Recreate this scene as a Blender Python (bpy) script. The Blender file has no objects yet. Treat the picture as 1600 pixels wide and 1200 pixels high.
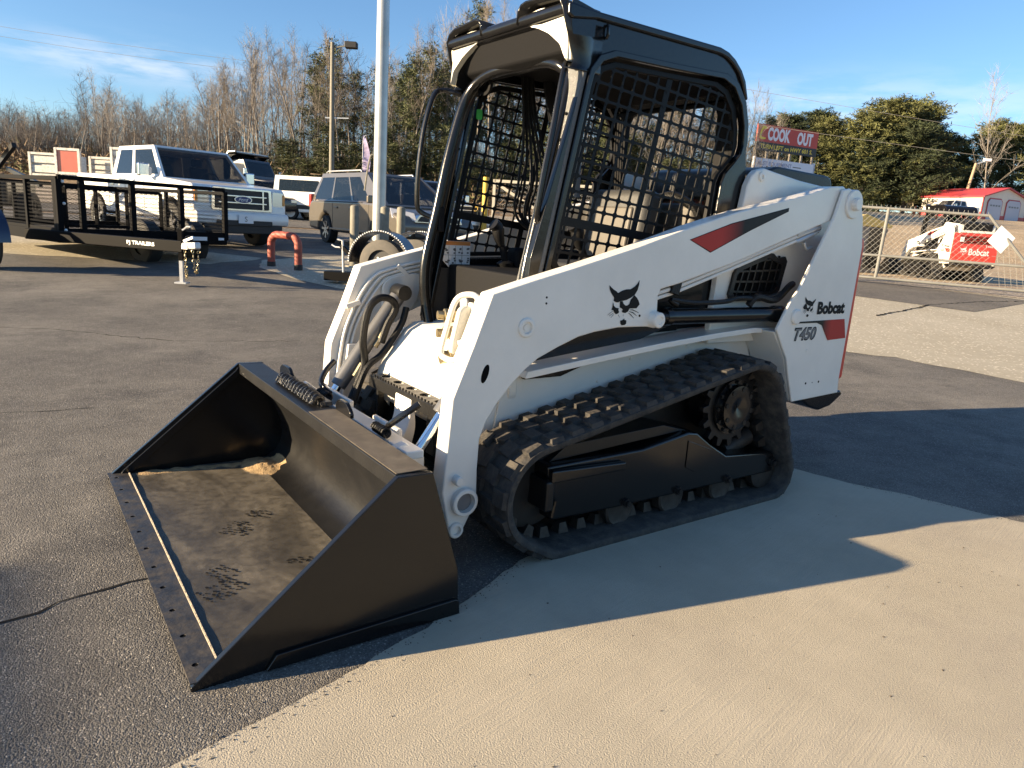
import bpy, bmesh, math, random
import numpy as np
from mathutils import Vector, Matrix
random.seed(7); rng = np.random.default_rng(7)
R = math.radians; PI = math.pi
scn = bpy.context.scene
COL = scn.collection

# ------------------------------------------------------------------ camera
CAM = Vector((1.5902, 2.5718, 1.2083))
YAW, PIT, ROL = -2.1944, 0.2221, -0.0639
FWD = Vector((math.cos(YAW), math.sin(YAW), 0)); RGT = Vector((FWD.y, -FWD.x, 0))
_f = Vector((math.cos(PIT)*math.cos(YAW), math.cos(PIT)*math.sin(YAW), -math.sin(PIT)))
_d = _f.cross(RGT)
_r2 = math.cos(ROL)*RGT + math.sin(ROL)*_d; _d2 = -math.sin(ROL)*RGT + math.cos(ROL)*_d
cam = bpy.data.cameras.new('camera'); camo = bpy.data.objects.new('camera', cam); COL.objects.link(camo)
cam.sensor_width = 36; cam.lens = 1118.7/1600*36; cam.clip_start = .05; cam.clip_end = 2000
camo.matrix_world = Matrix(((_r2.x, -_d2.x, -_f.x, CAM.x), (_r2.y, -_d2.y, -_f.y, CAM.y), (_r2.z, -_d2.z, -_f.z, CAM.z), (0, 0, 0, 1)))
scn.camera = camo

# ------------------------------------------------------------------ sun, sky, exposure
SUN = Vector((3.82, -1.17, 1.0)).normalized()
SUN_EL = math.asin(SUN.z); SUN_AZ = math.atan2(SUN.x, SUN.y)
sl = bpy.data.lights.new('sun', 'SUN'); sl.energy = 5.0; sl.angle = R(.53); sl.color = (1.0, .78, .50)
so = bpy.data.objects.new('sun', sl); COL.objects.link(so); so.rotation_euler = SUN.to_track_quat('Z', 'Y').to_euler(); so.location = (20, -6, 12)
w = bpy.data.worlds.new('World'); scn.world = w; w.use_nodes = True
SKY_STRENGTH = .066
def build_world():
    nt = w.node_tree; nt.nodes.clear(); N = nt.nodes.new; L = nt.links.new
    out = N('ShaderNodeOutputWorld'); bg = N('ShaderNodeBackground'); bg.inputs[1].default_value = SKY_STRENGTH
    sky = N('ShaderNodeTexSky'); sky.sky_type = 'NISHITA'; sky.sun_disc = False
    sky.sun_elevation = SUN_EL; sky.sun_rotation = SUN_AZ % (2*PI); sky.air_density = 1.0; sky.dust_density = .35; sky.ozone_density = 4.2; sky.altitude = 200
    tc = N('ShaderNodeTexCoord'); sp = N('ShaderNodeSeparateXYZ'); L(tc.outputs['Generated'], sp.inputs[0])
    def M(op, a, b=None, c=None):
        n = N('ShaderNodeMath'); n.operation = op
        for i, v in enumerate((a, b, c)):
            if v is None: continue
            if isinstance(v, (int, float)): n.inputs[i].default_value = v
            else: L(v, n.inputs[i])
        return n.outputs[0]
    # thin cirrus: noise on a flat layer high above, stretched along one wind direction
    zz = M('MAXIMUM', M('ADD', sp.outputs[2], .06), .02)
    px = M('DIVIDE', sp.outputs[0], zz); py = M('DIVIDE', sp.outputs[1], zz)
    cb = N('ShaderNodeCombineXYZ'); L(px, cb.inputs[0]); L(py, cb.inputs[1])
    mp = N('ShaderNodeMapping'); mp.inputs['Rotation'].default_value = (0, 0, YAW); mp.inputs['Scale'].default_value = (.62, .22, 1); mp.inputs['Location'].default_value = (4.1, .6, 0)
    mp.vector_type = 'TEXTURE'; mp.inputs['Scale'].default_value = (1.2, 3.6, 1)
    L(cb.outputs[0], mp.inputs[0])
    nz = N('ShaderNodeTexNoise'); nz.inputs['Scale'].default_value = .75; nz.inputs['Detail'].default_value = 8; nz.inputs['Roughness'].default_value = .58; nz.inputs['Distortion'].default_value = .5
    L(mp.outputs[0], nz.inputs[0])
    ramp = N('ShaderNodeMapRange'); ramp.interpolation_type = 'SMOOTHSTEP'; ramp.inputs[1].default_value = .54; ramp.inputs[2].default_value = .78
    L(nz.outputs[0], ramp.inputs[0])
    cov = M('MULTIPLY', ramp.outputs[0], .06)
    # one cloud bank low in the west and a thin veil near the horizon
    def bank(dirv, wa, we, k):
        d = Vector(dirv).normalized(); hd = Vector((d.x, d.y, 0)).normalized(); t = Vector((-hd.y, hd.x, 0))
        a = N('ShaderNodeVectorMath'); a.operation = 'DOT_PRODUCT'; L(tc.outputs['Generated'], a.inputs[0]); a.inputs[1].default_value = t
        f = N('ShaderNodeVectorMath'); f.operation = 'DOT_PRODUCT'; L(tc.outputs['Generated'], f.inputs[0]); f.inputs[1].default_value = hd
        e = M('SUBTRACT', sp.outputs[2], d.z)
        q = M('ADD', M('POWER', M('ABSOLUTE', M('DIVIDE', a.outputs['Value'], wa)), 2.0), M('POWER', M('ABSOLUTE', M('DIVIDE', e, we)), 2.0))
        g = M('MULTIPLY', M('POWER', 2.718, M('MULTIPLY', q, -1.0)), M('GREATER_THAN', f.outputs['Value'], 0.0))
        n2 = N('ShaderNodeTexNoise'); n2.inputs['Scale'].default_value = 9; n2.inputs['Detail'].default_value = 7; n2.inputs['Roughness'].default_value = .6
        m2 = N('ShaderNodeMapping'); m2.inputs['Scale'].default_value = (1, 1, 5.5); L(tc.outputs['Generated'], m2.inputs[0]); L(m2.outputs[0], n2.inputs[0])
        r2 = N('ShaderNodeMapRange'); r2.interpolation_type = 'SMOOTHSTEP'; r2.inputs[1].default_value = .36; r2.inputs[2].default_value = .66; L(n2.outputs[0], r2.inputs[0])
        return M('MULTIPLY', M('MULTIPLY', g, r2.outputs[0]), k)
    cov = M('MAXIMUM', cov, bank(BANK1, .13, .018, .5))
    cov = M('MAXIMUM', cov, bank(BANK2, .34, .03, .35))
    cov = M('MINIMUM', cov, 1.0)
    mix = N('ShaderNodeMix'); mix.data_type = 'RGBA'; L(cov, mix.inputs[0]); L(sky.outputs[0], mix.inputs[6]); mix.inputs[7].default_value = (5.2, 5.2, 5.5, 1)
    L(mix.outputs[2], bg.inputs[0]); L(bg.outputs[0], out.inputs[0])
def dirpx(lat, up): return FWD + lat*RGT + up*Vector((0, 0, 1))
BANK1 = dirpx(-.52, .172); BANK2 = dirpx(.36, .17)
build_world()
vs = scn.view_settings; vs.view_transform = 'Standard'; vs.look = 'None'; vs.gamma = 1; vs.exposure = 1.78; vs.use_curve_mapping = False
scn.cycles.max_bounces = 8; scn.cycles.use_denoising = True

# ------------------------------------------------------------------ site grid: lat metres right of, fwd metres ahead of the standpoint
GK = [(-60, 0), (6.5, 0), (9.6, .12), (12, .22), (14, .32), (19, .40), (25, .45), (40, .75), (55, 2.6), (75, 4.2), (95, 5.35), (150, 8), (400, 12)]
def G(f):
    for (a, za), (b, zb) in zip(GK, GK[1:]):
        if f <= b: return za + (zb-za)*(max(f, a)-a)/(b-a)
    return GK[-1][1]
def S(lat, fwd, z=None):
    p = CAM + lat*RGT + fwd*FWD; p.z = G(fwd) if z is None else z
    return p
def ang(hl, hf):
    v = hl*RGT + hf*FWD; return math.atan2(v.y, v.x)

# ------------------------------------------------------------------ materials
def mat(name, col, rough=.5, metal=0., bump=0., bscale=40., var=0., vscale=6., coat=0., spec=.5, dust=0., dustcol=(.25, .2, .14), emit=None, trans=0., alpha=1., fine=None):
    m = bpy.data.materials.new(name); m.use_nodes = True; nt = m.node_tree; b = nt.nodes['Principled BSDF']; N = nt.nodes.new; L = nt.links.new
    b.inputs['Base Color'].default_value = (*col, 1); b.inputs['Roughness'].default_value = rough; b.inputs['Metallic'].default_value = metal
    b.inputs['Coat Weight'].default_value = coat; b.inputs['Coat Roughness'].default_value = .08; b.inputs['Specular IOR Level'].default_value = spec
    b.inputs['Transmission Weight'].default_value = trans; b.inputs['Alpha'].default_value = alpha
    tc = N('ShaderNodeTexCoord'); src = tc.outputs['Object']
    def noise(s, d=5, r=.6):
        n = N('ShaderNodeTexNoise'); n.inputs['Scale'].default_value = s; n.inputs['Detail'].default_value = d; n.inputs['Roughness'].default_value = r; L(src, n.inputs[0]); return n
    last = None
    if var:
        n = noise(vscale); r = N('ShaderNodeMapRange'); r.inputs[1].default_value = .3; r.inputs[2].default_value = .7; r.inputs[3].default_value = 1-var; r.inputs[4].default_value = 1+var; L(n.outputs[0], r.inputs[0])
        mm = N('ShaderNodeMix'); mm.data_type = 'RGBA'; mm.blend_type = 'MULTIPLY'; mm.inputs[0].default_value = 1; mm.inputs[6].default_value = (*col, 1); L(r.outputs[0], mm.inputs[7]); last = mm.outputs[2]
    if dust:
        n = noise(vscale*1.7, 8, .7); r = N('ShaderNodeMapRange'); r.inputs[1].default_value = .42; r.inputs[2].default_value = .72; r.inputs[4].default_value = dust; L(n.outputs[0], r.inputs[0])
        mm = N('ShaderNodeMix'); mm.data_type = 'RGBA'; L(r.outputs[0], mm.inputs[0]); mm.inputs[7].default_value = (*dustcol, 1)
        if last: L(last, mm.inputs[6])
        else: mm.inputs[6].default_value = (*col, 1)
        last = mm.outputs[2]
        rr = N('ShaderNodeMapRange'); rr.inputs[3].default_value = rough; rr.inputs[4].default_value = min(1, rough+.5); L(r.outputs[0], rr.inputs[0]); L(rr.outputs[0], b.inputs['Roughness'])
    if last: L(last, b.inputs['Base Color'])
    if bump:
        n = noise(bscale, 6); bp = N('ShaderNodeBump'); bp.inputs['Strength'].default_value = bump; bp.inputs['Distance'].default_value = .01; L(n.outputs[0], bp.inputs['Height']); L(bp.outputs[0], b.inputs['Normal'])
        if coat: L(bp.outputs[0], b.inputs['Coat Normal'])
    if emit: b.inputs['Emission Color'].default_value = (*emit, 1); b.inputs['Emission Strength'].default_value = 1
    return m
M = {}
M['white'] = mat('white_paint', (.79, .755, .69), .34, bump=.06, bscale=60, var=.05, vscale=3, coat=.3, dust=.12, dustcol=(.5, .45, .38))
M['black'] = mat('black_gloss_paint', (.006, .006, .0065), .2, bump=.05, bscale=50, coat=.15, spec=.4, dust=.05, dustcol=(.05, .045, .038))
M['satin'] = mat('black_satin_paint', (.008, .008, .0085), .36, bump=.12, bscale=90, spec=.4, dust=.10, dustcol=(.05, .045, .038))
M['screen'] = mat('black_screen_coating', (.006, .006, .0065), .5, spec=.18)
M['edge'] = mat('scraped_cutting_edge', (.045, .045, .047), .42, metal=.3, bump=.2, bscale=60, var=.3, vscale=12, dust=.55, dustcol=(.16, .13, .095))
M['post'] = mat('sunlit_textured_post_paint', (.10, .10, .098), .36, bump=.5, bscale=160, coat=.3)
M['interior'] = mat('dark_interior_plastic', (.010, .010, .011), .65, spec=.12, bump=.1, bscale=120)
M['grey'] = mat('grey_painted_sheet', (.16, .16, .165), .5, bump=.06, bscale=60, var=.15)
M['rubber'] = mat('track_rubber', (.022, .021, .021), .72, bump=.5, bscale=70, var=.3, vscale=14, dust=.75, dustcol=(.10, .085, .068))
M['rubber2'] = mat('tyre_rubber', (.02, .02, .02), .75, dust=.4, dustcol=(.07, .062, .052))
M['steel'] = mat('worn_steel', (.22, .20, .18), .45, metal=.8, var=.4, vscale=20, bump=.15, dust=.5, dustcol=(.10, .07, .045))
M['dirtysteel'] = mat('dirty_dark_steel', (.045, .04, .036), .5, metal=.5, var=.4, vscale=20, bump=.2, dust=.5, dustcol=(.06, .045, .033))
M['chrome'] = mat('chrome_rod', (.75, .75, .76), .12, metal=1)
M['alu'] = mat('galvanised_metal', (.55, .56, .57), .42, metal=.6, var=.12, vscale=8)
M['greysteel'] = mat('grey_cylinder_paint', (.11, .112, .118), .38, metal=.2, var=.1, bump=.05)
M['kick'] = mat('charcoal_kick_panel', (.040, .040, .040), .6, spec=.2, bump=.06, bscale=60)
M['red'] = mat('red_paint', (.42, .035, .025), .35, coat=.3, var=.06)
M['redtail'] = mat('bright_red_panel', (.62, .05, .03), .35, coat=.3, var=.05)
M['lens'] = mat('work_light_lens', (.60, .58, .50), .22, bump=.3, bscale=130, coat=.6)
M['hose'] = mat('black_rubber_hose', (.005, .005, .005), .45, spec=.3, bump=.3, bscale=200)
M['brass'] = mat('zinc_fitting', (.40, .33, .20), .35, metal=.85, var=.25, vscale=40)
M['tan'] = mat('tan_seat_vinyl', (.085, .077, .066), .55, bump=.1, bscale=60, var=.15)
M['seat'] = mat('dark_grey_seat_vinyl', (.045, .045, .045), .5, bump=.15, bscale=60, var=.2)
M['sand'] = mat('tan_sand', (.42, .29, .15), .95, bump=.8, bscale=140, var=.3, vscale=40)
M['decal'] = mat('black_vinyl_decal', (.008, .0075, .007), .6, spec=.2)
M['decalw'] = mat('white_vinyl_decal', (.75, .75, .74), .4)
M['decalo'] = mat('orange_vinyl_decal', (.60, .22, .05), .45)
M['decalg'] = mat('green_tag', (.05, .45, .08), .5)
M['print'] = mat('grey_print', (.12, .12, .12), .5)
M['hole'] = mat('dark_opening', (.004, .004, .004), .9, spec=.1)
def swoosh_mat(name, axis_from, axis_to, black0, black1):
    m = mat(name, (.42, .03, .022), .5, spec=.25); nt = m.node_tree; N = nt.nodes.new; L = nt.links.new
    tc = N('ShaderNodeTexCoord'); sp = N('ShaderNodeSeparateXYZ'); L(tc.outputs['Object'], sp.inputs[0])
    r = N('ShaderNodeMapRange'); r.inputs[1].default_value = axis_from; r.inputs[2].default_value = axis_to; L(sp.outputs[0], r.inputs[0])
    mx = N('ShaderNodeMix'); mx.data_type = 'RGBA'; mx.inputs[6].default_value = (.42, .035, .025, 1); mx.inputs[7].default_value = (.012, .011, .01, 1); L(r.outputs[0], mx.inputs[0]); L(mx.outputs[2], nt.nodes['Principled BSDF'].inputs['Base Color'])
    return m
M['swoosh'] = swoosh_mat('red_to_black_print', -.86, -1.0, 0, 1)
M['swoosh2'] = swoosh_mat('black_to_red_print', -1.74, -1.66, 0, 1)

# ------------------------------------------------------------------ mesh builder
class MB:
    def __init__(s): s.v = []; s.f = []
    def add(s, vs, fs):
        o = len(s.v); s.v += [tuple(p) for p in vs]; s.f += [tuple(i+o for i in f) for f in fs]; return s
    def box(s, c, d, rot=None):
        x, y, z = (k/2 for k in d); P = [(-x, -y, -z), (x, -y, -z), (x, y, -z), (-x, y, -z), (-x, -y, z), (x, -y, z), (x, y, z), (-x, y, z)]
        c = Vector(c)
        if rot is not None:
            rot = rot if isinstance(rot, Matrix) else Matrix.Rotation(rot, 3, 'Z')
            P = [c + rot @ Vector(p) for p in P]
        else: P = [c + Vector(p) for p in P]
        return s.add(P, [(0, 3, 2, 1), (4, 5, 6, 7), (0, 1, 5, 4), (1, 2, 6, 5), (2, 3, 7, 6), (3, 0, 4, 7)])
    def bar(s, p0, p1, w, h, up=(0, 0, 1)):
        p0 = Vector(p0); p1 = Vector(p1); d = p1-p0; L = d.length; d.normalize(); u = Vector(up)
        if abs(d.dot(u)) > .98: u = Vector((1, 0, 0)) if abs(d.x) < .9 else Vector((0, 1, 0))
        sd = d.cross(u).normalized(); u = sd.cross(d)
        return s.box((p0+p1)/2, (L, w, h), Matrix((d, sd, u)).transposed())
    def prism(s, pts, axis, a, b):
        def mk(p, t):
            q = list(p); q.insert(axis, t); return tuple(q)
        n = len(pts); V = [mk(p, a) for p in pts] + [mk(p, b) for p in pts]
        F = [tuple(range(n))[::-1], tuple(range(n, 2*n))] + [(i, (i+1) % n, (i+1) % n+n, i+n) for i in range(n)]
        return s.add(V, F)
    def flat(s, pts, axis, t):
        V = []
        for p in pts: q = list(p); q.insert(axis, t); V.append(tuple(q))
        return s.add(V, [tuple(range(len(pts)))])
    def tube(s, path, r, n=8, closed=False, caps=True):
        P = [Vector(p) for p in path]; k = len(P); rs = r if isinstance(r, (list, tuple)) else [r]*k
        T = []
        for i in range(k):
            a = P[(i-1) % k] if closed or i > 0 else P[i]; b = P[(i+1) % k] if closed or i < k-1 else P[i]
            t = b-a; T.append(t.normalized() if t.length > 1e-9 else Vector((0, 0, 1)))
        u = T[0].orthogonal().normalized(); V = []
        for i in range(k):
            u = u - T[i]*u.dot(T[i])
            u = u.normalized() if u.length > 1e-6 else T[i].orthogonal().normalized()
            w_ = T[i].cross(u)
            for j in range(n):
                a = 2*PI*j/n; V.append(P[i] + (u*math.cos(a)+w_*math.sin(a))*rs[i])
        F = []
        for i in range(k if closed else k-1):
            for j in range(n):
                F.append((i*n+j, i*n+(j+1) % n, ((i+1) % k)*n+(j+1) % n, ((i+1) % k)*n+j))
        if caps and not closed: F += [tuple(range(n))[::-1], tuple(range((k-1)*n, k*n))]
        return s.add(V, F)
    def cyl(s, p0, p1, r0, r1=None, n=20): return s.tube([p0, p1], [r0, r0 if r1 is None else r1], n)
    def lathe(s, c, axis, prof, n=28, cap=True):
        # prof: list of (t along axis, radius)
        c = Vector(c); ax = Vector(axis).normalized(); u = ax.orthogonal().normalized(); w_ = ax.cross(u); V = []
        for t, r in prof:
            for j in range(n):
                a = 2*PI*j/n; V.append(c+ax*t+(u*math.cos(a)+w_*math.sin(a))*r)
        F = [(i*n+j, i*n+(j+1) % n, (i+1)*n+(j+1) % n, (i+1)*n+j) for i in range(len(prof)-1) for j in range(n)]
        if cap: F += [tuple(range(n))[::-1], tuple(range((len(prof)-1)*n, len(prof)*n))]
        return s.add(V, F)
    def ring(s, outer, inner, axis, a, b, c, N=72):
        # plate with one opening; both outlines seen from c as star shapes
        A = sorted(set([round(2*PI*i/N, 5) for i in range(N)] + [round(math.atan2(p[1]-c[1], p[0]-c[0]) % (2*PI), 5) for p in list(outer)+list(inner)]))
        def hit(poly, t):
            dx, dy = math.cos(t), math.sin(t); best = None
            for i in range(len(poly)):
                x1, y1 = poly[i][0]-c[0], poly[i][1]-c[1]; x2, y2 = poly[(i+1) % len(poly)][0]-c[0], poly[(i+1) % len(poly)][1]-c[1]
                ex, ey = x2-x1, y2-y1; den = dx*ey-dy*ex
                if abs(den) < 1e-12: continue
                q = (x1*ey-y1*ex)/den; u = (x1*dy-y1*dx)/den
                if q > 0 and -1e-4 <= u <= 1.0001 and (best is None or q > best): best = q
            return (c[0]+dx*(best or 0), c[1]+dy*(best or 0))
        O = [hit(outer, t) for t in A]; I = [hit(inner, t) for t in A]; n = len(A)
        mk = lambda p, t: tuple(list(p[:axis])+[t]+list(p[axis:]))
        V = [mk(p, a) for p in O]+[mk(p, a) for p in I]+[mk(p, b) for p in O]+[mk(p, b) for p in I]; F = []
        for i in range(n):
            j = (i+1) % n
            F += [(i, j, j+n, i+n), (i+2*n, i+3*n, j+3*n, j+2*n), (i, i+2*n, j+2*n, j), (i+n, j+n, j+3*n, i+3*n)]
        return s.add(V, F)
    def flipy(s): s.v = [(x, -y, z) for x, y, z in s.v]; return s
    def build(s, name, m, parent=None, bevel=0, seg=2, smooth=35, cat=None, label=None, group=None, kind=None):
        me = bpy.data.meshes.new(name); me.from_pydata([tuple(p) for p in s.v], [], s.f); me.validate()
        bm = bmesh.new(); bm.from_mesh(me); bmesh.ops.recalc_face_normals(bm, faces=bm.faces); bm.to_mesh(me); bm.free()
        if smooth:
            me.polygons.foreach_set('use_smooth', [True]*len(me.polygons)); me.set_sharp_from_angle(angle=R(smooth))
        me.materials.append(M[m] if isinstance(m, str) else m)
        o = bpy.data.objects.new(name, me); COL.objects.link(o)
        if bevel:
            bv = o.modifiers.new('edge', 'BEVEL'); bv.width = bevel; bv.segments = seg; bv.limit_method = 'ANGLE'; bv.angle_limit = R(32); bv.harden_normals = True
        if parent: o.parent = parent
        tag(o, label, cat, group, kind)
        return o
def tag(o, label=None, cat=None, group=None, kind=None):
    if label: o['label'] = label
    if cat: o['category'] = cat
    if group: o['group'] = group
    if kind: o['kind'] = kind
    return o
def thing(name, label, cat, loc=(0, 0, 0), rz=0, group=None):
    o = bpy.data.objects.new(name, None); COL.objects.link(o); o.location = loc; o.rotation_euler = (0, 0, rz); o.empty_display_size = .2
    return tag(o, label, cat, group)
def copy_tree(o, parent=None):
    c = o.copy(); COL.objects.link(c)
    if parent: c.parent = parent
    for ch in list(o.children): copy_tree(ch, c)
    return c
def cr(pts, k=6, closed=False):
    P = [Vector(p) for p in pts]; n = len(P); out = []
    for i in range(n if closed else n-1):
        g = (lambda j: P[j % n]) if closed else (lambda j: P[min(max(j, 0), n-1)])
        a, b, c, d = g(i-1), g(i), g(i+1), g(i+2)
        for q in range(k):
            t = q/k; out.append(.5*((2*b)+(c-a)*t+(2*a-5*b+4*c-d)*t*t+(3*b-a-3*c+d)*t**3))
    if not closed: out.append(P[-1])
    return out
def rpoly(pts, r, k=5):
    # round the corners of a 2-D outline
    out = []; n = len(pts)
    for i in range(n):
        a, b, c = Vector(pts[i-1]), Vector(pts[i]), Vector(pts[(i+1) % n])
        rr = min(r, (a-b).length*.45, (c-b).length*.45); p = b+(a-b).normalized()*rr; q = b+(c-b).normalized()*rr
        for j in range(k+1):
            t = j/k; v = p*(1-t)**2+b*2*t*(1-t)+q*t*t; out.append((v.x, v.y))
    return out
def oval(cx, cy, rx, ry, n=20, tilt=0): return [(cx+rx*math.cos(2*PI*i/n)*math.cos(tilt)-ry*math.sin(2*PI*i/n)*math.sin(tilt), cy+rx*math.cos(2*PI*i/n)*math.sin(tilt)+ry*math.sin(2*PI*i/n)*math.cos(tilt)) for i in range(n)]
_dg = None
def text_mesh(txt, size=1., bold=.0, xs=1., shear=0., gap=1.):
    cu = bpy.data.curves.new('lettering', 'FONT'); cu.body = txt; cu.size = size; cu.offset = bold; cu.shear = shear; cu.align_x = 'CENTER'; cu.space_character = gap; cu.resolution_u = 3; cu.fill_mode = 'FRONT'
    o = bpy.data.objects.new('lettering', cu); COL.objects.link(o)
    dg = bpy.context.evaluated_depsgraph_get(); me = o.evaluated_get(dg).to_mesh()
    v = [(p.co.x*xs, p.co.y) for p in me.vertices]; f = [tuple(p.vertices) for p in me.polygons]
    o.evaluated_get(dg).to_mesh_clear(); bpy.data.objects.remove(o); bpy.data.curves.remove(cu)
    ys = [p[1] for p in v]; xs_ = [p[0] for p in v]; cy = (min(ys)+max(ys))/2; cx = (min(xs_)+max(xs_))/2
    return [(a-cx, b-cy) for a, b in v], f, max(xs_)-min(xs_), max(ys)-min(ys)
def lettering(name, txt, m, parent, origin, ux, uy, width=None, height=None, **kw):
    v, f, W, H = text_mesh(txt, **kw); sx = width/W if width else height/H; sy = height/H if height else sx
    o = Vector(origin); ux = Vector(ux); uy = Vector(uy)
    return MB().add([o+ux*(a*sx)+uy*(b*sy) for a, b in v], f).build(name, m, parent, smooth=0)
# ------------------------------------------------------------------ ground
def ground_mat(name, c0, c1, speck=.0, speck_scale=130, bump=.5, bscale=90, patch=.8, broom=None, midk=.18, rough=.9, chips=None, patchcol=None, patch2=None):
    m = bpy.data.materials.new(name); m.use_nodes = True; nt = m.node_tree; b = nt.nodes['Principled BSDF']; N = nt.nodes.new; L = nt.links.new
    b.inputs['Roughness'].default_value = rough; b.inputs['Specular IOR Level'].default_value = .25
    tc = N('ShaderNodeTexCoord'); src = tc.outputs['Object']
    def noise(s, d=6, r=.6, vec=None):
        n = N('ShaderNodeTexNoise'); n.inputs['Scale'].default_value = s; n.inputs['Detail'].default_value = d; n.inputs['Roughness'].default_value = r; L(vec or src, n.inputs[0]); return n.outputs[0]
    def mr(a, lo, hi, o0=0., o1=1.):
        r = N('ShaderNodeMapRange'); r.inputs[1].default_value = lo; r.inputs[2].default_value = hi; r.inputs[3].default_value = o0; r.inputs[4].default_value = o1; L(a, r.inputs[0]); return r.outputs[0]
    def mix(f, a, c, mode='MIX'):
        x = N('ShaderNodeMix'); x.data_type = 'RGBA'; x.blend_type = mode
        for i, v in ((0, f), (6, a), (7, c)):
            if hasattr(v, 'is_linked'): L(v, x.inputs[i])
            else: x.inputs[i].default_value = v if i == 0 else (*v, 1)
        return x.outputs[2]
    col = mix(mr(noise(patch, 6, .62), .36, .66), c0, c1)
    if patch2: col = mix(mr(noise(patch2[0], 7, .65), .50, .68), col, patch2[1])
    mid = noise(7, 8, .7); col = mix(1.0, col, mix(mr(mid, .3, .7), (1-midk,)*3, (1+midk*.9,)*3), 'MULTIPLY')
    h = noise(bscale, 3, .6)
    if speck:
        vo = N('ShaderNodeTexVoronoi'); vo.inputs['Scale'].default_value = speck_scale; L(src, vo.inputs[0])
        sp = N('ShaderNodeSeparateXYZ'); L(vo.outputs['Color'], sp.inputs[0])
        col = mix(1.0, col, mix(sp.outputs[0], (1-speck,)*3, (1+speck,)*3), 'MULTIPLY')
        ch = mr(sp.outputs[1], .93, .97); col = mix(ch, col, (c1[0]*1.7, c1[1]*1.7, c1[2]*1.7))
        vo2 = N('ShaderNodeTexVoronoi'); vo2.inputs['Scale'].default_value = speck_scale*.42; L(src, vo2.inputs[0])
        hh = N('ShaderNodeMath'); hh.operation = 'MULTIPLY_ADD'; L(vo.outputs[0], hh.inputs[0]); hh.inputs[1].default_value = -.9; L(h, hh.inputs[2]); h = hh.outputs[0]
        hh = N('ShaderNodeMath'); hh.operation = 'MULTIPLY_ADD'; L(vo2.outputs[0], hh.inputs[0]); hh.inputs[1].default_value = -.5; L(h, hh.inputs[2]); h = hh.outputs[0]
    if broom is not None:
        mp = N('ShaderNodeMapping'); mp.vector_type = 'TEXTURE'; mp.inputs['Rotation'].default_value = (0, 0, broom); mp.inputs['Scale'].default_value = (1.4, .0105, 1); L(src, mp.inputs[0])
        bn = noise(1.0, 3, .6, mp.outputs[0]); fade = mr(noise(.9, 3), .4, .6, .15, 1.0)
        hh = N('ShaderNodeMath'); hh.operation = 'MULTIPLY'; L(bn, hh.inputs[0]); L(fade, hh.inputs[1])
        h2 = N('ShaderNodeMath'); h2.operation = 'MULTIPLY_ADD'; L(hh.outputs[0], h2.inputs[0]); h2.inputs[1].default_value = .8; L(h, h2.inputs[2]); h = h2.outputs[0]
        col = mix(1.0, col, mix(mr(hh.outputs[0], .15, .6), (.95, .95, .95), (1.03, 1.03, 1.03)), 'MULTIPLY')
    L(col, b.inputs['Base Color'])
    bp = N('ShaderNodeBump'); bp.inputs['Strength'].default_value = bump; bp.inputs['Distance'].default_value = .008; L(h, bp.inputs['Height']); L(bp.outputs[0], b.inputs['Normal'])
    return m
M['asphalt'] = ground_mat('asphalt', (.108, .101, .093), (.190, .176, .155), speck=.30, speck_scale=230, bump=.55, bscale=170, patch=.5, patch2=(1.1, (.092, .087, .082)))
M['concrete'] = ground_mat('broom_finished_concrete', (.435, .383, .292), (.475, .422, .328), bump=.5, bscale=230, patch=.9, broom=R(11), midk=.05, patch2=(1.3, (.395, .348, .275)))
M['concrete2'] = ground_mat('old_concrete', (.36, .32, .24), (.42, .378, .295), bump=.25, bscale=160, patch=.5, midk=.07, speck=.04, speck_scale=50)
M['asphalt2'] = ground_mat('pale_asphalt_patch', (.115, .105, .094), (.16, .146, .126), speck=.45, speck_scale=120, bump=.8, bscale=60, patch=.8)
M['earth'] = ground_mat('leaf_litter_earth', (.16, .105, .06), (.24, .17, .10), bump=1, bscale=8, patch=.12, patch2=(.4, (.11, .085, .05)), speck=.4, speck_scale=7)
M['clay'] = ground_mat('pale_clay_yard', (.36, .27, .17), (.46, .36, .24), bump=.9, bscale=14, patch=.2, speck=.25, speck_scale=16, patch2=(.5, (.32, .25, .17)))
M['gravel'] = ground_mat('gravel_verge', (.26, .22, .17), (.36, .30, .23), bump=1, bscale=30, patch=.6, speck=.6, speck_scale=32)
M['crack'] = mat('crack_filler_dark', (.018, .017, .016), .95, spec=.1)
KF = [k for k, _ in GK if -50 < k < 390]
def sheet(name, pts, m, dz=0., kind='structure', label=None):
    bm = bmesh.new(); bm.faces.new([bm.verts.new((p[0], p[1], 0)) for p in pts])
    for k in KF:
        bmesh.ops.bisect_plane(bm, geom=bm.verts[:]+bm.edges[:]+bm.faces[:], plane_co=S(0, k, 0), plane_no=FWD)
    for v in bm.verts: v.co.z = G((v.co-CAM).dot(FWD))+dz
    bmesh.ops.recalc_face_normals(bm, faces=bm.faces)
    if sum(f.normal.z for f in bm.faces) < 0: bmesh.ops.reverse_faces(bm, faces=bm.faces)
    me = bpy.data.meshes.new(name); bm.to_mesh(me); bm.free(); me.materials.append(M[m])
    o = bpy.data.objects.new(name, me); COL.objects.link(o); return tag(o, label, None, None, kind)
def lf(*pts): return [tuple(S(a, b, 0))[:2] for a, b in pts]
def jag(pts, amp, step, closed=False):
    out = []; n = len(pts); r = random.Random(3)
    for i in range(n if closed else n-1):
        a, b = Vector(pts[i]), Vector(pts[(i+1) % n]); k = max(1, int((b-a).length/step)); nn = Vector((-(b-a).y, (b-a).x)).normalized()
        for j in range(k): out.append(tuple(a.lerp(b, j/k)+nn*(r.gauss(0, amp) if j else 0)))
    if not closed: out.append(tuple(pts[-1]))
    return out
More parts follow.
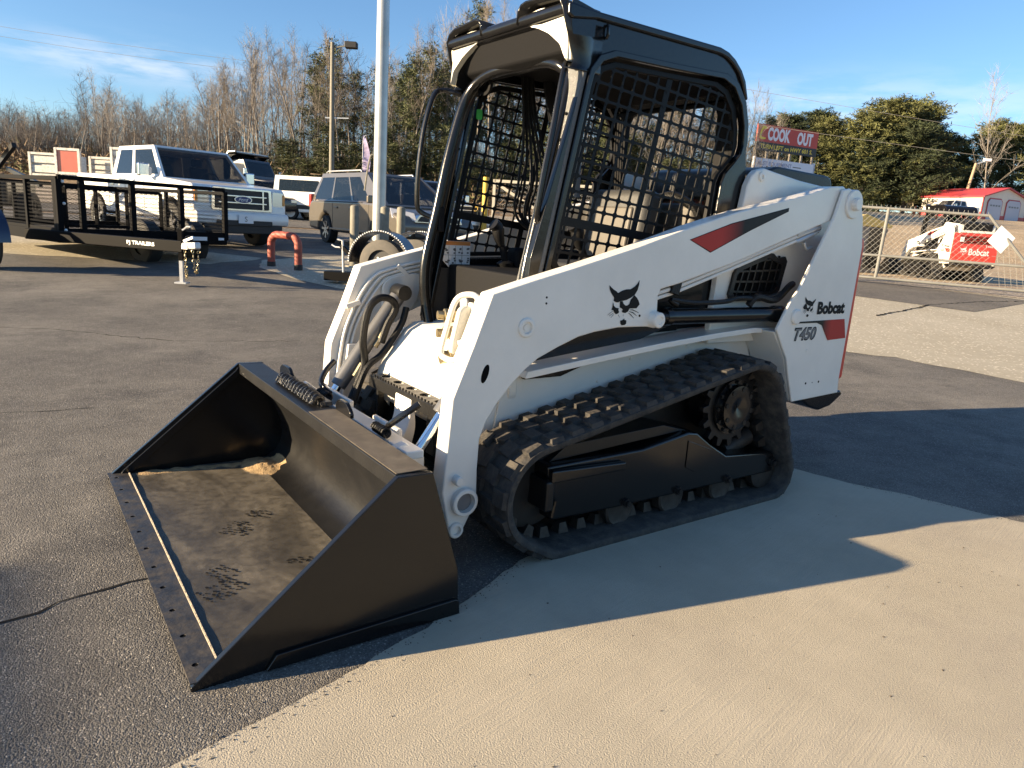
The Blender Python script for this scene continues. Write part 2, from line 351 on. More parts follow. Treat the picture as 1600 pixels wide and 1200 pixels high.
ter = MB(); la = [-400, -150, -60, -25, 0, 25, 60, 150, 400]; fk = [-60]+KF+[400]
ter.add([S(a, f, G(f)-.014) for f in fk for a in la], [(i*len(la)+j, i*len(la)+j+1, (i+1)*len(la)+j+1, (i+1)*len(la)+j) for i in range(len(fk)-1) for j in range(len(la)-1)])
ter.build('ground', 'earth', smooth=0, kind='structure')
sheet('asphalt_lot', lf((-70, -30), (70, -30), (70, 26), (-70, 27)), 'asphalt', 0)
pad = jag([(2.3, 7), (2.25, 3.5), (2.0, 2.0), (1.65, 1.25), (1.385, 1.09), (1.215, 1.045), (1.012, .995), (.773, .918), (.487, .815), (.274, .722), (.13, .653), (-.7, .52), (-1.5, .43), (-1.832, .472), (-1.90, .744), (-2.01, .954), (-2.072, 1.154), (-2.118, 1.306), (-2.179, 1.444), (-2.35, 2.1), (-2.6, 4), (-2.8, 7)], .006, .05)
sheet('concrete_pad', pad, 'concrete', .004)
apr = jag([(-4.9, -5.2), (-5.45, -3.2), (-5.933, -1.575), (-6.219, -1.23), (-6.309, -.622), (-6.35, -.063), (-6.5, 1.2), (-6.8, 4)], .03, .2)+lf((12.5, 10), (14.5, 14.3), (10.2, 14.75), (8.4, 17.15), (5.0, 17.6), (4.0, 14))
sheet('concrete_apron', apr, 'concrete2', .004)
sheet('worn_apron_patch', lf((4.5, 14.5), (7.6, 12.0), (10.2, 14.2), (8.3, 17.0), (5.2, 17.3)), 'asphalt2', .008)
sheet('gravel_verge', jag(lf((4.5, 17.3), (8.4, 16.9), (10.4, 14.5), (14, 14.0), (16, 16.2), (11, 17.2), (8.5, 18.7), (4.4, 18.8)), .05, .3, True), 'gravel', .012)
sheet('clay_yard', jag(lf((3.5, 18.2), (8.4, 18.2), (10.5, 16), (15, 15.6), (40, 22), (85, 88), (45, 96), (18, 60), (4, 40)), .15, 1.0, True), 'clay', .006)
sheet('concrete_strip', jag(lf((-30, 12.6), (-8, 11.6), (-5.1, 11.9), (-4.7, 13.2), (-9, 14.6), (-30, 15.4)), .03, .3, True), 'concrete2', .004)
sheet('bollard_island', jag(lf((-4.6, 12.9), (-4.3, 11.9), (-3.3, 10.7), (-2.4, 10.0), (-1.0, 9.6), (-.6, 14.6), (-3.2, 15)), .015, .2, True), 'concrete2', .006)
sheet('road', lf((-70, 27.5), (70, 27.5), (70, 36), (-70, 37)), 'asphalt2', .004)
sheet('gravel_lot', jag(lf((-30, 37.5), (10, 36.5), (12, 46), (-32, 47)), .2, 2, True), 'gravel', .004)
def crack(pts, w_, dz=.002):
    P = jag(pts, .016, .06); up = []; dn = []; r = random.Random(5)
    for i, p in enumerate(P):
        a = Vector(P[max(i-1, 0)]); b = Vector(P[min(i+1, len(P)-1)]); n = Vector((-(b-a).y, (b-a).x)).normalized(); ww = w_*r.uniform(.4, 1.3)*(.3 if i in (0, len(P)-1) else 1)
        z = G((Vector((*p, 0))-CAM).dot(FWD))+dz; up.append((p[0]+n.x*ww, p[1]+n.y*ww, z)); dn.append((p[0]-n.x*ww, p[1]-n.y*ww, z))
    k = len(P); MB().add(up+dn, [(i, i+1, i+1+k, i+k) for i in range(k-1)]).build('pavement_crack', 'crack', smooth=0, kind='structure')
crack([(1.95, .31), (1.674, .262), (1.582, .251), (1.464, .198), (1.337, .175), (1.22, .18)], .005)
crack(lf((5.4, 10.8), (7.2, 12.6), (8.6, 13.5), (9.9, 14.1)), .022, .0095)
crack([(2.6, -1.9), (1.9, -2.2), (1.2, -2.1)], .004)
crack(lf((-5.5, 6.2), (-4.2, 6.4), (-3.0, 6.2), (-2.0, 6.6)), .006)
cl = MB(); r_ = random.Random(11)
for i in range(110):
    x, y = r_.uniform(-1.9, 1.6), r_.uniform(.9, 2.5)
    z = .0045; s_ = r_.uniform(.0012, .0042); a = r_.uniform(0, 6.3)
    cl.add([(x+s_*math.cos(a), y+s_*math.sin(a), z), (x+s_*1.6*math.cos(a+1.8), y+s_*1.6*math.sin(a+1.8), z), (x+s_*math.cos(a+3.4), y+s_*math.sin(a+3.4), z), (x, y, z+s_*.9)], [(0, 1, 3), (1, 2, 3), (2, 0, 3), (0, 2, 1)])
M['chip'] = mat('dark_leaf_crumb', (.05, .04, .03), .9)
for i in range(420):
    a = r_.choice([(1.385, 1.09, 1.012, .995), (1.012, .995, .487, .815), (.487, .815, .13, .653), (-1.9, .744, -2.179, 1.444)]); t_ = r_.random(); x, y = a[0]+(a[2]-a[0])*t_, a[1]+(a[3]-a[1])*t_; y += abs(r_.gauss(0, .03))**1.0-.008; x += r_.gauss(0, .012)
    z = .0045; s_ = r_.uniform(.0008, .0030); an = r_.uniform(0, 6.3)
    cl.add([(x+s_*math.cos(an), y+s_*math.sin(an), z), (x+s_*1.3*math.cos(an+1.8), y+s_*1.3*math.sin(an+1.8), z), (x+s_*math.cos(an+3.4), y+s_*math.sin(an+3.4), z), (x, y, z+s_*.9)], [(0, 1, 3), (1, 2, 3), (2, 0, 3), (0, 2, 1)])
cl.build('debris', 'chip', smooth=0, kind='stuff', label='scattered dark leaf crumbs and grit on the concrete pad')
# ------------------------------------------------------------------ the compact track loader (X forward, Y to its left, Z up)
LD = thing('track_loader', 'large white and black compact track loader with lowered black bucket in the foreground', 'track loader')
def both(fn):
    for s in (1, -1): fn(s)
def B(mb, s):
    return mb.flipy() if s < 0 else mb
# --- bucket
sec = [(1.235, .012), (.66, .0), (.60, .004), (.555, .025), (.52, .07), (.506, .13), (.515, .20), (.545, .28), (.60, .375), (.645, .435), (.655, .452), (.613, .462), (.612, .482), (.722, .486), (.724, .440), (.714, .438), (.712, .474), (.672, .472), (.664, .440), (.617, .368), (.562, .275), (.533, .198), (.524, .13), (.537, .078), (.567, .038), (.606, .018), (.66, .013), (1.235, .022)]
bk = MB().prism(sec, 1, -.826, .826).build('bucket', 'satin', LD, bevel=.0025, smooth=40)
side = [(1.284, .0), (1.284, .012), (.724, .486), (.610, .484), (.508, .150), (.500, .0)]
for s in (1, -1):
    sp_ = B(MB().prism(side, 1, .826, .846), s).build('side_plate', 'black', bk, bevel=.003)
    B(MB().prism([(1.10, .004), (1.07, .045), (.52, .056), (.506, .050), (.502, .004)], 1, .8465, .858), s).build('wear_strip', 'black', bk, bevel=.003)
    B(MB().prism([(1.235, .024), (1.225, .04), (.74, .455), (.73, .470), (.70, .470), (.71, .44), (1.19, .024)], 1, .812, .8255), s).build('side_edge_bar', 'black', bk, bevel=.003)
ce = MB(); nh = 11; wd = 1.69/nh
for i in range(nh):
    y = -.845+wd*(i+.5); ce.ring([(1.205, y-wd/2), (1.285, y-wd/2), (1.285, y+wd/2), (1.205, y+wd/2)], oval(1.257, y, .0085, .0085, 14), 2, .0222, .0255, (1.257, y), N=28)
ce.build('cutting_edge', 'edge', bk)
hb = MB()
for i in range(nh): hb.lathe((1.257, -.845+wd*(i+.5), .0135), (0, 0, 1), [(0, .0105), (.0100, .0105)], 12)
hb.build('bolt_hole', 'hole', bk)
MB().tube(cr([(1.203, -.82+i*.0656, .0245+.0008*math.sin(i*2.3)) for i in range(26)], 2), .0042, 6).build('weld_bead', mat('dusty_weld', (.42, .36, .27), .9, bump=1, bscale=120), bk)
# dust, sand and boot prints on the floor
M['dust'] = mat('dust_film', (.28, .245, .19), .5, spec=.3)
def dustfilm():
    m = M['dust']; nt = m.node_tree; N = nt.nodes.new; L = nt.links.new; b = nt.nodes['Principled BSDF']
    tc = N('ShaderNodeTexCoord'); mp = N('ShaderNodeMapping'); mp.inputs['Scale'].default_value = (1.6, .75, 1); mp.inputs['Rotation'].default_value = (0, 0, .35); L(tc.outputs['Object'], mp.inputs[0])
    n = N('ShaderNodeTexNoise'); n.inputs['Scale'].default_value = 2.6; n.inputs['Detail'].default_value = 9; n.inputs['Roughness'].default_value = .62; n.inputs['Distortion'].default_value = .9; L(mp.outputs[0], n.inputs[0])
    r = N('ShaderNodeMapRange'); r.interpolation_type = 'SMOOTHSTEP'; r.inputs[1].default_value = .36; r.inputs[2].default_value = .70; r.inputs[3].default_value = .24; r.inputs[4].default_value = .66; L(n.outputs[0], r.inputs[0])
    n2 = N('ShaderNodeTexNoise'); n2.inputs['Scale'].default_value = 30; n2.inputs['Detail'].default_value = 8; L(tc.outputs['Object'], n2.inputs[0])
    mu = N('ShaderNodeMath'); mu.operation = 'MULTIPLY'; L(r.outputs[0], mu.inputs[0])
    r2 = N('ShaderNodeMapRange'); r2.inputs[1].default_value = .3; r2.inputs[2].default_value = .6; r2.inputs[3].default_value = .55; L(n2.outputs[0], r2.inputs[0]); L(r2.outputs[0], mu.inputs[1])
    L(mu.outputs[0], b.inputs['Alpha'])
dustfilm()
MB().add([(1.206, -.808, .0228), (1.206, .822, .0228), (.665, .822, .0145), (.665, -.808, .0145)], [(0, 1, 2, 3)]).build('dust_film', 'dust', bk, smooth=0)
sdm = MB(); r_ = random.Random(4); nn = 26
V = []
for i in range(nn):
    for j in range(nn):
        u, v = i/(nn-1)*2-1, j/(nn-1)*2-1; rr = math.hypot(u, v); x = .655+u*.13; y = -.70+v*.17
        base = .0135 if x > .62 else .0135+((.62-x)/.1)**2*.09
        V.append((x, y, base-.004+max(0, 1-rr)**1.3*.026*(1+.4*r_.random())))
sdm.add(V, [(i*nn+j, i*nn+j+1, (i+1)*nn+j+1, (i+1)*nn+j) for i in range(nn-1) for j in range(nn-1)]).build('sand_pile', 'sand', bk, smooth=60)
sk = MB(); V = []
for i in range(40):
    x = 1.17-i*.013; y = -.80+.05*(i/40)+.008*math.sin(i*.9)
    for q, k in ((-1, 0), (0, 1), (1, 0)): V.append((x, y+q*(.022+.016*math.sin(i*.37)**2), .0145+(x-.665)*.0169+k*.006*(.5+.5*math.sin(i*.6)**2)-.002*(1-k)))
sk.add(V, [(i*3+j, i*3+j+1, i*3+j+4, i*3+j+3) for i in range(39) for j in range(2)]).build('sand_streak', 'sand', bk, smooth=60)
def boot(cx, cy, a, sx=1, rows=9):
    mb = MB(); r = random.Random(int(cx*999)); ca, sa = math.cos(a), math.sin(a)
    for i in range(rows):
        for j in range(5):
            u = (i-(rows-1)/2)*.021*sx; hw = .044*(1-.25*abs(i-(rows-1)*.65)/rows*1.6); v = (j-2)/2*hw+(.004 if i % 2 else -.004)
            if r.random() < .12: continue
            su, sv = .0062*r.uniform(.6, 1.25), .0066*r.uniform(.6, 1.25); P = []; u += r.gauss(0, .003); v += r.gauss(0, .003)
            for q in range(6):
                t = 2*PI*q/6+r.random()*.4; P.append((u+su*math.cos(t), v+sv*math.sin(t)))
            P = [(cx+p*ca-q*sa, cy+p*sa+q*ca) for p, q in P]
            mb.add([(x, y, .0158+(x-.665)*.0169) for x, y in P], [tuple(range(6))])
    mb.build('boot_print', 'decal', bk, smooth=0)
boot(1.10, .40, .45, 1, 7); boot(1.075, .29, .5, 1, 4); boot(.94, -.04, .9, .9, 7); boot(.83, -.14, 1.0, .8, 4); boot(.82, .31, 1.3, .7, 3)
# top of the bucket: tread pad, step lugs
tp = MB(); r_ = random.Random(9)
for i in range(13):
    y = -.42+i*.034; pth = [(.615, y-.012, .487), (.63, y, .508+.008*r_.random()), (.655, y+.012, .512+.006*r_.random()), (.675, y+.02, .488)]
    tp.tube(cr(pth, 4), .0105, 7)
tp.prism([(-.45, .484), (-.44, .498), (.03, .498), (.035, .484)], 0, .60, .645).build('melted_grip_pad', mat('tar_black_grip', (.010, .010, .011), .28, bump=.8, bscale=80), bk)
for y0, y1 in ((-.56, -.40), (.10, .24)):
    P = [(y0, .484), (y0, .515), (y0+.03, .535), (y1-.04, .535), (y1, .505), (y1, .484)]
    MB().prism(rpoly(P, .02), 0, .60, .615).build('hook_lug', 'black', bk, bevel=.002)
MB().prism([(.10, .4865), (.10, .4885), (.82, .4885), (.82, .4865)], 0, .615, .716).build('dusty_top_plate', mat('brown_dust_plate', (.085, .070, .052), .7, var=.3, vscale=9, dust=.5, dustcol=(.2, .17, .13)), bk)
# --- quick coupler behind the bucket
qc = MB()
qc.prism([(.44, .10), (.50, .10), (.58, .44), (.52, .46), (.45, .40)], 1, -.50, -.46); qc.prism([(.44, .10), (.50, .10), (.58, .44), (.52, .46), (.45, .40)], 1, .46, .50)
qc.bar((.52, -.10, .435), (.52, .56, .435), .07, .03); qc.bar((.46, -.60, .16), (.46, .60, .16), .08, .08); qc.box((.47, -.24, .33), (.02, .30, .26)); qc.box((.47, .24, .33), (.02, .22, .26))
qcp = qc.build('quick_coupler', 'white', LD, bevel=.006)
for y, sgn in ((-.20, -1), (.34, 1)):
    MB().tube(cr([(.52, y, .47), (.535, y+.06*sgn, .50), (.50, y+.10*sgn, .545), (.455, y+.12*sgn, .58)], 5), .012, 8).build('coupler_lever', 'black', qcp)
    pts = []
    for i in range(80):
        t = i/79; a = t*2*PI*7; pts.append((.555+.015*math.cos(a), y-.02+.10*t, .475+.015*math.sin(a)))
    MB().tube(pts, .0045, 6).build('coil_spring', 'hose', qcp)
# --- lift arms
ARM = [(0.263, 0.97), (0.081, 1.02), (-0.088, 1.064), (-0.395, 1.148), (-0.678, 1.236), (-0.96, 1.312), (-1.363, 1.400), (-1.60, 1.462), (-1.70, 1.470), (-1.76, 1.44), (-1.77, 1.38), (-1.72, 1.33), (-1.607, 1.3), (-1.389, 1.232), (-0.974, 1.1), (-0.642, 1.009), (-0.535, 0.985), (-0.524, 0.963), (-0.533, 0.835), (-0.453, 0.838), (-0.326, 0.839), (-0.207, 0.826), (-0.127, 0.81), (-0.034, 0.776), (0.053, 0.739), (0.109, 0.7), (0.164, 0.65), (0.221, 0.585), (0.26, 0.527), (0.283, 0.468), (0.286, 0.357), (0.283, 0.266), (0.301, 0.202), (0.340, 0.128), (0.362, 0.112), (0.384, 0.122), (0.424, 0.291), (0.413, 0.431), (0.399, 0.62), (0.389, 0.647), (0.328, 0.796)]
EMB = dict(
 brow=[(-.484, .385), (-.351, .296), (-.251, .25), (-.207, .215), (-.094, .267), (.031, .296), (.16, .299), (.282, .36), (.356, .425), (.408, .5), (.409, .396), (.376, .277), (.3, .171), (.186, .107), (.062, .06), (-.049, .044), (-.128, .039), (-.172, .01), (-.253, .017), (-.32, .052), (-.313, .116), (-.403, .21), (-.46, .291)],
 cheek_r=[(.301, .165), (.384, .105), (.443, .039), (.484, -.04), (.4, -.128), (.186, -.131), (.145, -.196), (.068, -.228), (-.014, -.216), (-.051, -.18), (-.014, -.157), (-.059, -.121), (-.118, -.102), (-.128, .036), (-.048, .038), (-.007, -.027), (.054, -.061), (.111, -.062), (.164, -.03), (.192, .065), (.278, .15)],
 cheek_l=[(-.333, .023), (-.298, -.059), (-.237, -.104), (-.14, -.12), (-.151, -.155), (-.121, -.203), (-.156, -.237), (-.219, -.248), (-.271, -.211), (-.302, -.158), (-.358, -.151), (-.337, -.093)],
 chin=[(-.064, -.394), (-.008, -.389), (.052, -.349), (.065, -.385), (.12, -.392), (.125, -.47), (.072, -.499), (-.009, -.5), (-.05, -.465)])
EML = [[(-.461, -.266), (-.323, -.181)], [(-.412, -.285), (-.294, -.223)], [(-.36, -.321), (-.274, -.252)], [(.19, -.161), (.289, -.163), (.481, -.232)], [(.178, -.196), (.297, -.223), (.433, -.304)], [(.158, -.226), (.237, -.269), (.344, -.35)], [(-.145, -.261), (-.097, -.321)], [(.007, -.258), (.013, -.3)]]
def emblem(parent, o, ux, uy, h, m, mirror=1):
    mb = MB(); o = Vector(o); ux = Vector(ux)*mirror; uy = Vector(uy); nz = ux.cross(uy).normalized(); T = lambda p: o+ux*p[0]*h+uy*p[1]*h
    for k in EMB: mb.add([T(p) for p in EMB[k]], [tuple(range(len(EMB[k])))])
    for l in EML:
        V = []
        for i, p in enumerate(l):
            a = Vector(l[max(i-1, 0)]); b = Vector(l[min(i+1, len(l)-1)]); n = Vector((-(b-a).y, (b-a).x)).normalized(); ww = .0085*(.5 if i in (0, len(l)-1) else 1.2)
            V += [T((p[0]+n.x*ww, p[1]+n.y*ww)), T((p[0]-n.x*ww, p[1]-n.y*ww))]
        mb.add(V, [(2*i, 2*i+2, 2*i+3, 2*i+1) for i in range(len(l)-1)])
    return mb.build('cat_head_emblem', m, parent, smooth=0)
M['hub'] = mat('near_black_steel', (.012, .011, .010), .55, bump=.2, dust=.2, dustcol=(.035, .028, .02))
for s in (1, -1):
    Y = lambda y: y*s
    am = B(MB().prism(ARM, 1, .508, .585), s).build('lift_arm', 'white', LD, bevel=.007, seg=3)
    sw = B(MB().flat([(-0.674, 1.183), (-0.914, 1.257), (-1.288, 1.343), (-1.288, 1.332), (-1.045, 1.241), (-0.801, 1.140)], 1, .5868), s).build('red_stripe', 'swoosh', am, smooth=0)
    ed = MB(); q = [(-0.674, 1.183), (-0.801, 1.140), (-1.045, 1.241), (-1.288, 1.332), (-1.288, 1.343), (-0.914, 1.257)]
    ed.prism([(-.668, 1.1835), (-.801, 1.136), (-1.045, 1.237), (-1.292, 1.330), (-1.292, 1.346), (-.914, 1.260)], 1, .5848, .5862); B(ed, s).build('stripe_outline', 'decal', am, smooth=0)
    emblem(am, (-.3393, Y(.5866), .9348), (-1 if s > 0 else 1, 0, 0), (0, 0, 1), .1729, 'decal', 1)
    # pivots, ports, slots
    B(MB().lathe((.116, .585, .853), (0, 1, 0), [(-.002, .034), (.006, .034), (.009, .030), (.009, .022), (-.0015, .020), (-.0015, .012), (.003, .011), (.003, .0001)], 26, cap=False), s).build('recessed_bolt', 'white', am)
    P = [(.276+.032*math.cos(t)*0.42-.0*t, .700+.032*math.sin(t)) for t in [2*PI*i/24 for i in range(24)]]
    B(MB().prism([(x-(z-.7)*.25, z) for x, z in P], 1, .580, .5862), s).build('oval_slot', 'hole', am)
    B(MB().lathe((-.51, .50, .867), (0, 1, 0), [(0, .034), (.092, .034), (.098, .031), (.118, .031), (.122, .027), (.122, .016), (.119, .015), (.119, .0001)], 26, cap=False), s).build('cylinder_pin', 'white', am)
    B(MB().lathe((.34, .49, .25), (0, 1, 0), [(0, .050), (.115, .050), (.118, .046), (.118, .036), (.02, .035), (.02, .0001)], 30, cap=False), s).build('arm_bushing', 'white', am)
    B(MB().lathe((.34, .56, .25), (0, 1, 0), [(0, .034), (.0275, .034), (.0275, .0001)], 24, cap=False), s).build('bushing_bore', 'grey', am)
    B(MB().lathe((.366, .49, .148), (0, 1, 0), [(0, .028), (.105, .028), (.108, .024), (.108, .017), (.04, .016), (.04, .0001)], 24, cap=False), s).build('lower_bushing', 'white', am)
    B(MB().lathe((.372, .57, .335), (0, 1, 0), [(0, .017), (.040, .017), (.044, .014), (.044, .0001)], 18, cap=False), s).build('stop_pin', 'white', am)
    dh = MB()
    for z in (.937, .958): dh.lathe((.035, .5845, z), (0, 1, 0), [(0, .004), (.0016, .004)], 10)
    dh.lathe((-.43, .5845, .883), (0, 1, 0), [(0, .005), (.0016, .005)], 10)
    B(dh, s).build('drilled_hole', 'hole', am)
    # tubes clipped under the arm
    for k, (dy, dz_) in enumerate(((.555, -.012), (.548, -.034))):
        B(MB().tube([(-.50, dy, .968+dz_), (-.66, dy, 1.005+dz_), (-.974, dy, 1.098+dz_), (-1.389, dy, 1.226+dz_), (-1.56, dy, 1.275+dz_), (-1.63, dy-.02, 1.29+dz_)], .0085, 8), s).build('steel_line', 'white', am)
    B(MB().box((-.64, .552, .99), (.05, .04, .055), Matrix.Rotation(-.27, 3, 'Y')), s).build('line_clamp', 'hose', am, bevel=.004)
    fit = MB()
    fit.cyl((-1.42, .55, 1.232), (-1.47, .55, 1.247), .017, n=10); fit.cyl((-1.47, .55, 1.247), (-1.60, .55, 1.272), .014, n=10); fit.cyl((-1.43, .545, 1.20), (-1.56, .545, 1.24), .013, n=10); fit.tube(cr([(-1.5, .545, 1.2), (-1.53, .545, 1.17), (-1.57, .545, 1.18)], 4), .009, 8)
    B(fit, s).build('line_fitting', 'alu', am)
    # inner side: ribs and hydraulic lines seen on the far arm
    for k in range(3):
        o = .012*k
        B(MB().tube(cr([(.385-o, .500, .25), (.372-o*1.6, .500, .45), (.33-o*2, .498, .70), (.22-o*2, .498, .905-o), (.10, .498, .965-o*1.5), (-.10, .497, 1.01-o*1.5)], 6), .0075, 8), s).build('steel_line', 'white', am)
    for x, z, rt in ((.30, .80, .5), (.06, .955, -1.2)):
        B(MB().box((x, .493, z), (.07, .014, .022), Matrix.Rotation(rt*.6, 3, 'Y')), s).build('line_clamp', 'white', am, bevel=.003)
    B(MB().prism(rpoly([(.16, .90), (.10, .93), (-.05, .95), (-.02, .80), (.10, .70), (.16, .74)], .05), 1, .486, .508), s).build('inner_boss_plate', 'white', am, bevel=.005)
    B(MB().prism([(.30, .35), (.36, .35), (.33, .62), (.28, .62)], 1, .470, .508), s).build('inner_gusset', 'white', am, bevel=.005)
    # rear upright
    UP = [(-1.667, 1.451), (-1.624, 1.322), (-1.43, .984), (-1.375, .925), (-1.302, .801), (-1.359, .724), (-1.41, .66), (-1.449, .564), (-1.506, .438), (-1.903, .452), (-1.895, .53), (-1.908, 1.198), (-1.871, 1.336), (-1.83, 1.41), (-1.786, 1.446), (-1.721, 1.462)]
    up = B(MB().prism(UP, 1, .590, .606), s).build('rear_upright', 'white', LD, bevel=.006, seg=3)
    ux = -1 if s > 0 else 1
    B(MB().lathe((-1.765, .55, 1.392), (0, 1, 0), [(0, .068), (.062, .068), (.066, .064), (.066, .030), (.085, .029), (.088, .025), (.088, .0001)], 30, cap=False), s).build('arm_pivot', 'white', up)
    B(MB().lathe((-1.432, .56, .858), (0, 1, 0), [(0, .036), (.055, .036), (.060, .030), (.060, .0001)], 24, cap=False), s).build('cylinder_pivot', 'white', up)
    B(MB().flat([(-1.448, .826), (-1.463, .834), (-1.645, .836), (-1.851, .838), (-1.886, .74), (-1.727, .735), (-1.683, .783), (-1.658, .812), (-1.613, .825)], 1, .6078), s).build('rear_stripe', 'swoosh2', up, smooth=0)
    emblem(up, (-1.528, s*.6078, .905), (ux, 0, 0), (0, 0, 1), .098, 'decal', -1)
    lettering('bobcat_lettering', 'Bobcat', 'decal', up, (-1.718, s*.6078, .8965), (ux, 0, 0), (0, 0, 1), width=.236, height=.062, bold=.05)
    lettering('model_lettering_outline', 'T450', 'decal', up, (-1.530, s*.6076, .7745), (ux, 0, 0), (0, 0, 1), width=.182, height=.066, bold=.045, shear=.25)
    lettering('model_lettering', 'T450', 'grey', up, (-1.530, s*.6084, .7745), (ux, 0, 0), (0, 0, 1), width=.168, height=.054, bold=.02, shear=.25)
    hl = MB()
    for x, rr in ((-1.60, .006), (-1.655, .003), (-1.71, .006)): hl.lathe((x, .6055, .525), (0, 1, 0), [(0, rr), (.0014, rr)], 10)
    B(hl, s).build('drilled_hole', 'hole', up)
    B(MB().lathe((-1.565, .606, .69), (0, 1, 0), [(0, .008), (.003, .006), (.0035, .0001)], 12, cap=False), s).build('plug', 'white', up)
    # inner tower plate with the raised hump, engine side panel
    TW = [(-1.02, .72), (-1.035, 1.05), (-1.09, 1.20), (-1.144, 1.334), (-1.159, 1.432), (-1.180, 1.475), (-1.212, 1.503), (-1.27, 1.516), (-1.36, 1.505), (-1.55, 1.485), (-1.80, 1.470), (-1.86, 1.40), (-1.90, 1.20), (-1.89, .72)]
    tw = B(MB().prism(TW, 1, .415, .450), s).build('engine_side_panel', 'white', LD, bevel=.008, seg=3)
    B(MB().lathe((-1.25, .44, 1.478), (0, 1, 0), [(0, .022), (.016, .022), (.018, .018), (.018, .010), (.012, .009), (.012, .0001)], 20, cap=False), s).build('pivot_boss', 'white', tw)
    GR = [(-1.13, 1.045), (-1.150, 1.073), (-1.367, 1.142), (-1.40, 1.140), (-1.44, 1.118), (-1.495, 1.128), (-1.514, 1.105), (-1.483, .966), (-1.425, .925), (-1.131, .915), (-1.108, .947)]
    B(MB().ring(GR, [(-1.15, 1.035), (-1.17, 1.055), (-1.37, 1.118), (-1.43, 1.10), (-1.475, 1.09), (-1.455, .985), (-1.405, .948), (-1.15, .94), (-1.135, .955)], 1, .452, .466, (-1.31, 1.02)), s).build('side_grille', 'satin', tw, bevel=.003)
    gb = MB()
    for k in range(6): x = -1.16-k*.052; gb.bar((x, .459, .935), (x-.035, .459, 1.13 if k > 1 else 1.05+.035*k), .008, .008)
    for k in range(4): z = .965+k*.045; gb.bar((-1.135-(.0 if k < 3 else .08), .459, z-.004), (-1.475, .459, z-.012+.01*k), .008, .008)
    B(gb, s).build('grille_bar', 'satin', tw)
    B(MB().prism([(-1.14, .94), (-1.15, 1.04), (-1.37, 1.12), (-1.48, 1.1), (-1.46, .98), (-1.41, .945)], 1, .4505, .453), s).build('grille_opening', 'hole', tw, smooth=0)
    # lift cylinder
    lc = B(MB().lathe((-.63, .525, .866), (-1, 0, -.006), [(0, .0), (0, .036), (.03, .038), (.03, .034), (.72, .034), (.74, .040), (.80, .040), (.83, .030), (.84, .0)], 22, cap=False), s).build('lift_cylinder', 'black', LD)
    B(MB().cyl((-.50, .525, .867), (-.64, .525, .866), .021, n=16), s).build('piston_rod', 'chrome', lc)
    B(MB().tube(cr([(-.70, .53, .915), (-.66, .53, .935), (-.80, .53, .922), (-1.0, .53, .925), (-1.1, .53, .94), (-1.25, .53, .935), (-1.36, .53, .95), (-1.44, .53, .97)], 6), .011, 8), s).build('hydraulic_hose', 'hose', lc)
    B(MB().tube(cr([(-1.18, .525, .905), (-1.22, .535, .945), (-1.35, .54, .93), (-1.46, .53, .99), (-1.53, .50, 1.0)], 6), .016, 8), s).build('hydraulic_hose', 'hose', lc)
    # tilt cylinder between arm and coupler
    tcy = B(MB().cyl((.115, .42, .842), (.345 if s > 0 else .40, .42, .52 if s > 0 else .443), .036, .036, 20), s).build('tilt_cylinder', 'greysteel', LD, bevel=.003)
    B(MB().cyl((.34, .42, .527), (.47, .42, .345), .02, n=14), s).build('piston_rod', 'chrome', tcy)
    B(MB().lathe((.10, .375, .862), (0, 1, 0), [(0, .0), (0, .034), (.01, .036), (.088, .036), (.10, .03), (.10, 0)], 20, cap=False), s).build('pin_cap', 'satin', tcy)
    fb = MB(); fb.cyl((.19, .385, .70), (.215, .385, .655), .017, n=8); fb.cyl((.215, .385, .655), (.24, .385, .62), .013, n=8); fb.cyl((.30, .385, .545), (.335, .385, .49), .017, n=8)
    B(fb, s).build('hose_fitting', 'brass', tcy, kind='stuff')
    if s < 0: B(MB().tube(cr([(.215, .37, .64), (.19, .365, .72), (.155, .36, .79), (.175, .36, .835), (.235, .36, .842), (.285, .36, .79), (.308, .36, .66), (.300, .36, .545), (.36, .34, .42), (.40, .30, .38)], 8), .0165, 9), s).build('hydraulic_hose', 'hose', tcy)
    if s < 0: B(MB().tube(cr([(.10, .36, .80), (.13, .35, .72), (.22, .34, .60), (.30, .34, .53), (.37, .32, .38)], 8), .015, 9), s).build('hydraulic_hose', 'hose', tcy)
    # --- tracks
    B(MB().prism([(.10, .12), (.12, .36), (-.02, .41), (-1.05, .62), (-1.24, .52), (-1.38, .20), (-1.38, .08), (-.1, .05)], 1, .394, .402), s).build('dark_track_backing', 'hub', LD, smooth=0)  # added black plate over the white chain case, makes the track cavity dark
    C4 = [(.035, .25, .182), (-.02, .118, .096), (-1.325, .122, .10), (-1.075, .455, .20)]
    pts = [(cx+r*math.cos(t), cz+r*math.sin(t)) for cx, cz, r in C4 for t in [2*PI*i/160 for i in range(160)]]
    pts = sorted(set(pts)); cross = lambda o, a, b: (a[0]-o[0])*(b[1]-o[1])-(a[1]-o[1])*(b[0]-o[0]); lo = []; hi = []
    for p in pts:
        while len(lo) > 1 and cross(lo[-2], lo[-1], p) <= 0: lo.pop()
        lo.append(p)
    for p in reversed(pts):
        while len(hi) > 1 and cross(hi[-2], hi[-1], p) <= 0: hi.pop()
        hi.append(p)
    H = [Vector(p) for p in lo[:-1]+hi[:-1]]
    def outset(H, d):
        n = len(H); o = []
        for i in range(n):
            t = (H[(i+1) % n]-H[i-1]).normalized(); o.append(H[i]+Vector((t.y, -t.x))*d)
        return o
    seg = [(H[(i+1) % len(H)]-H[i]).length for i in range(len(H))]; tot = sum(seg)
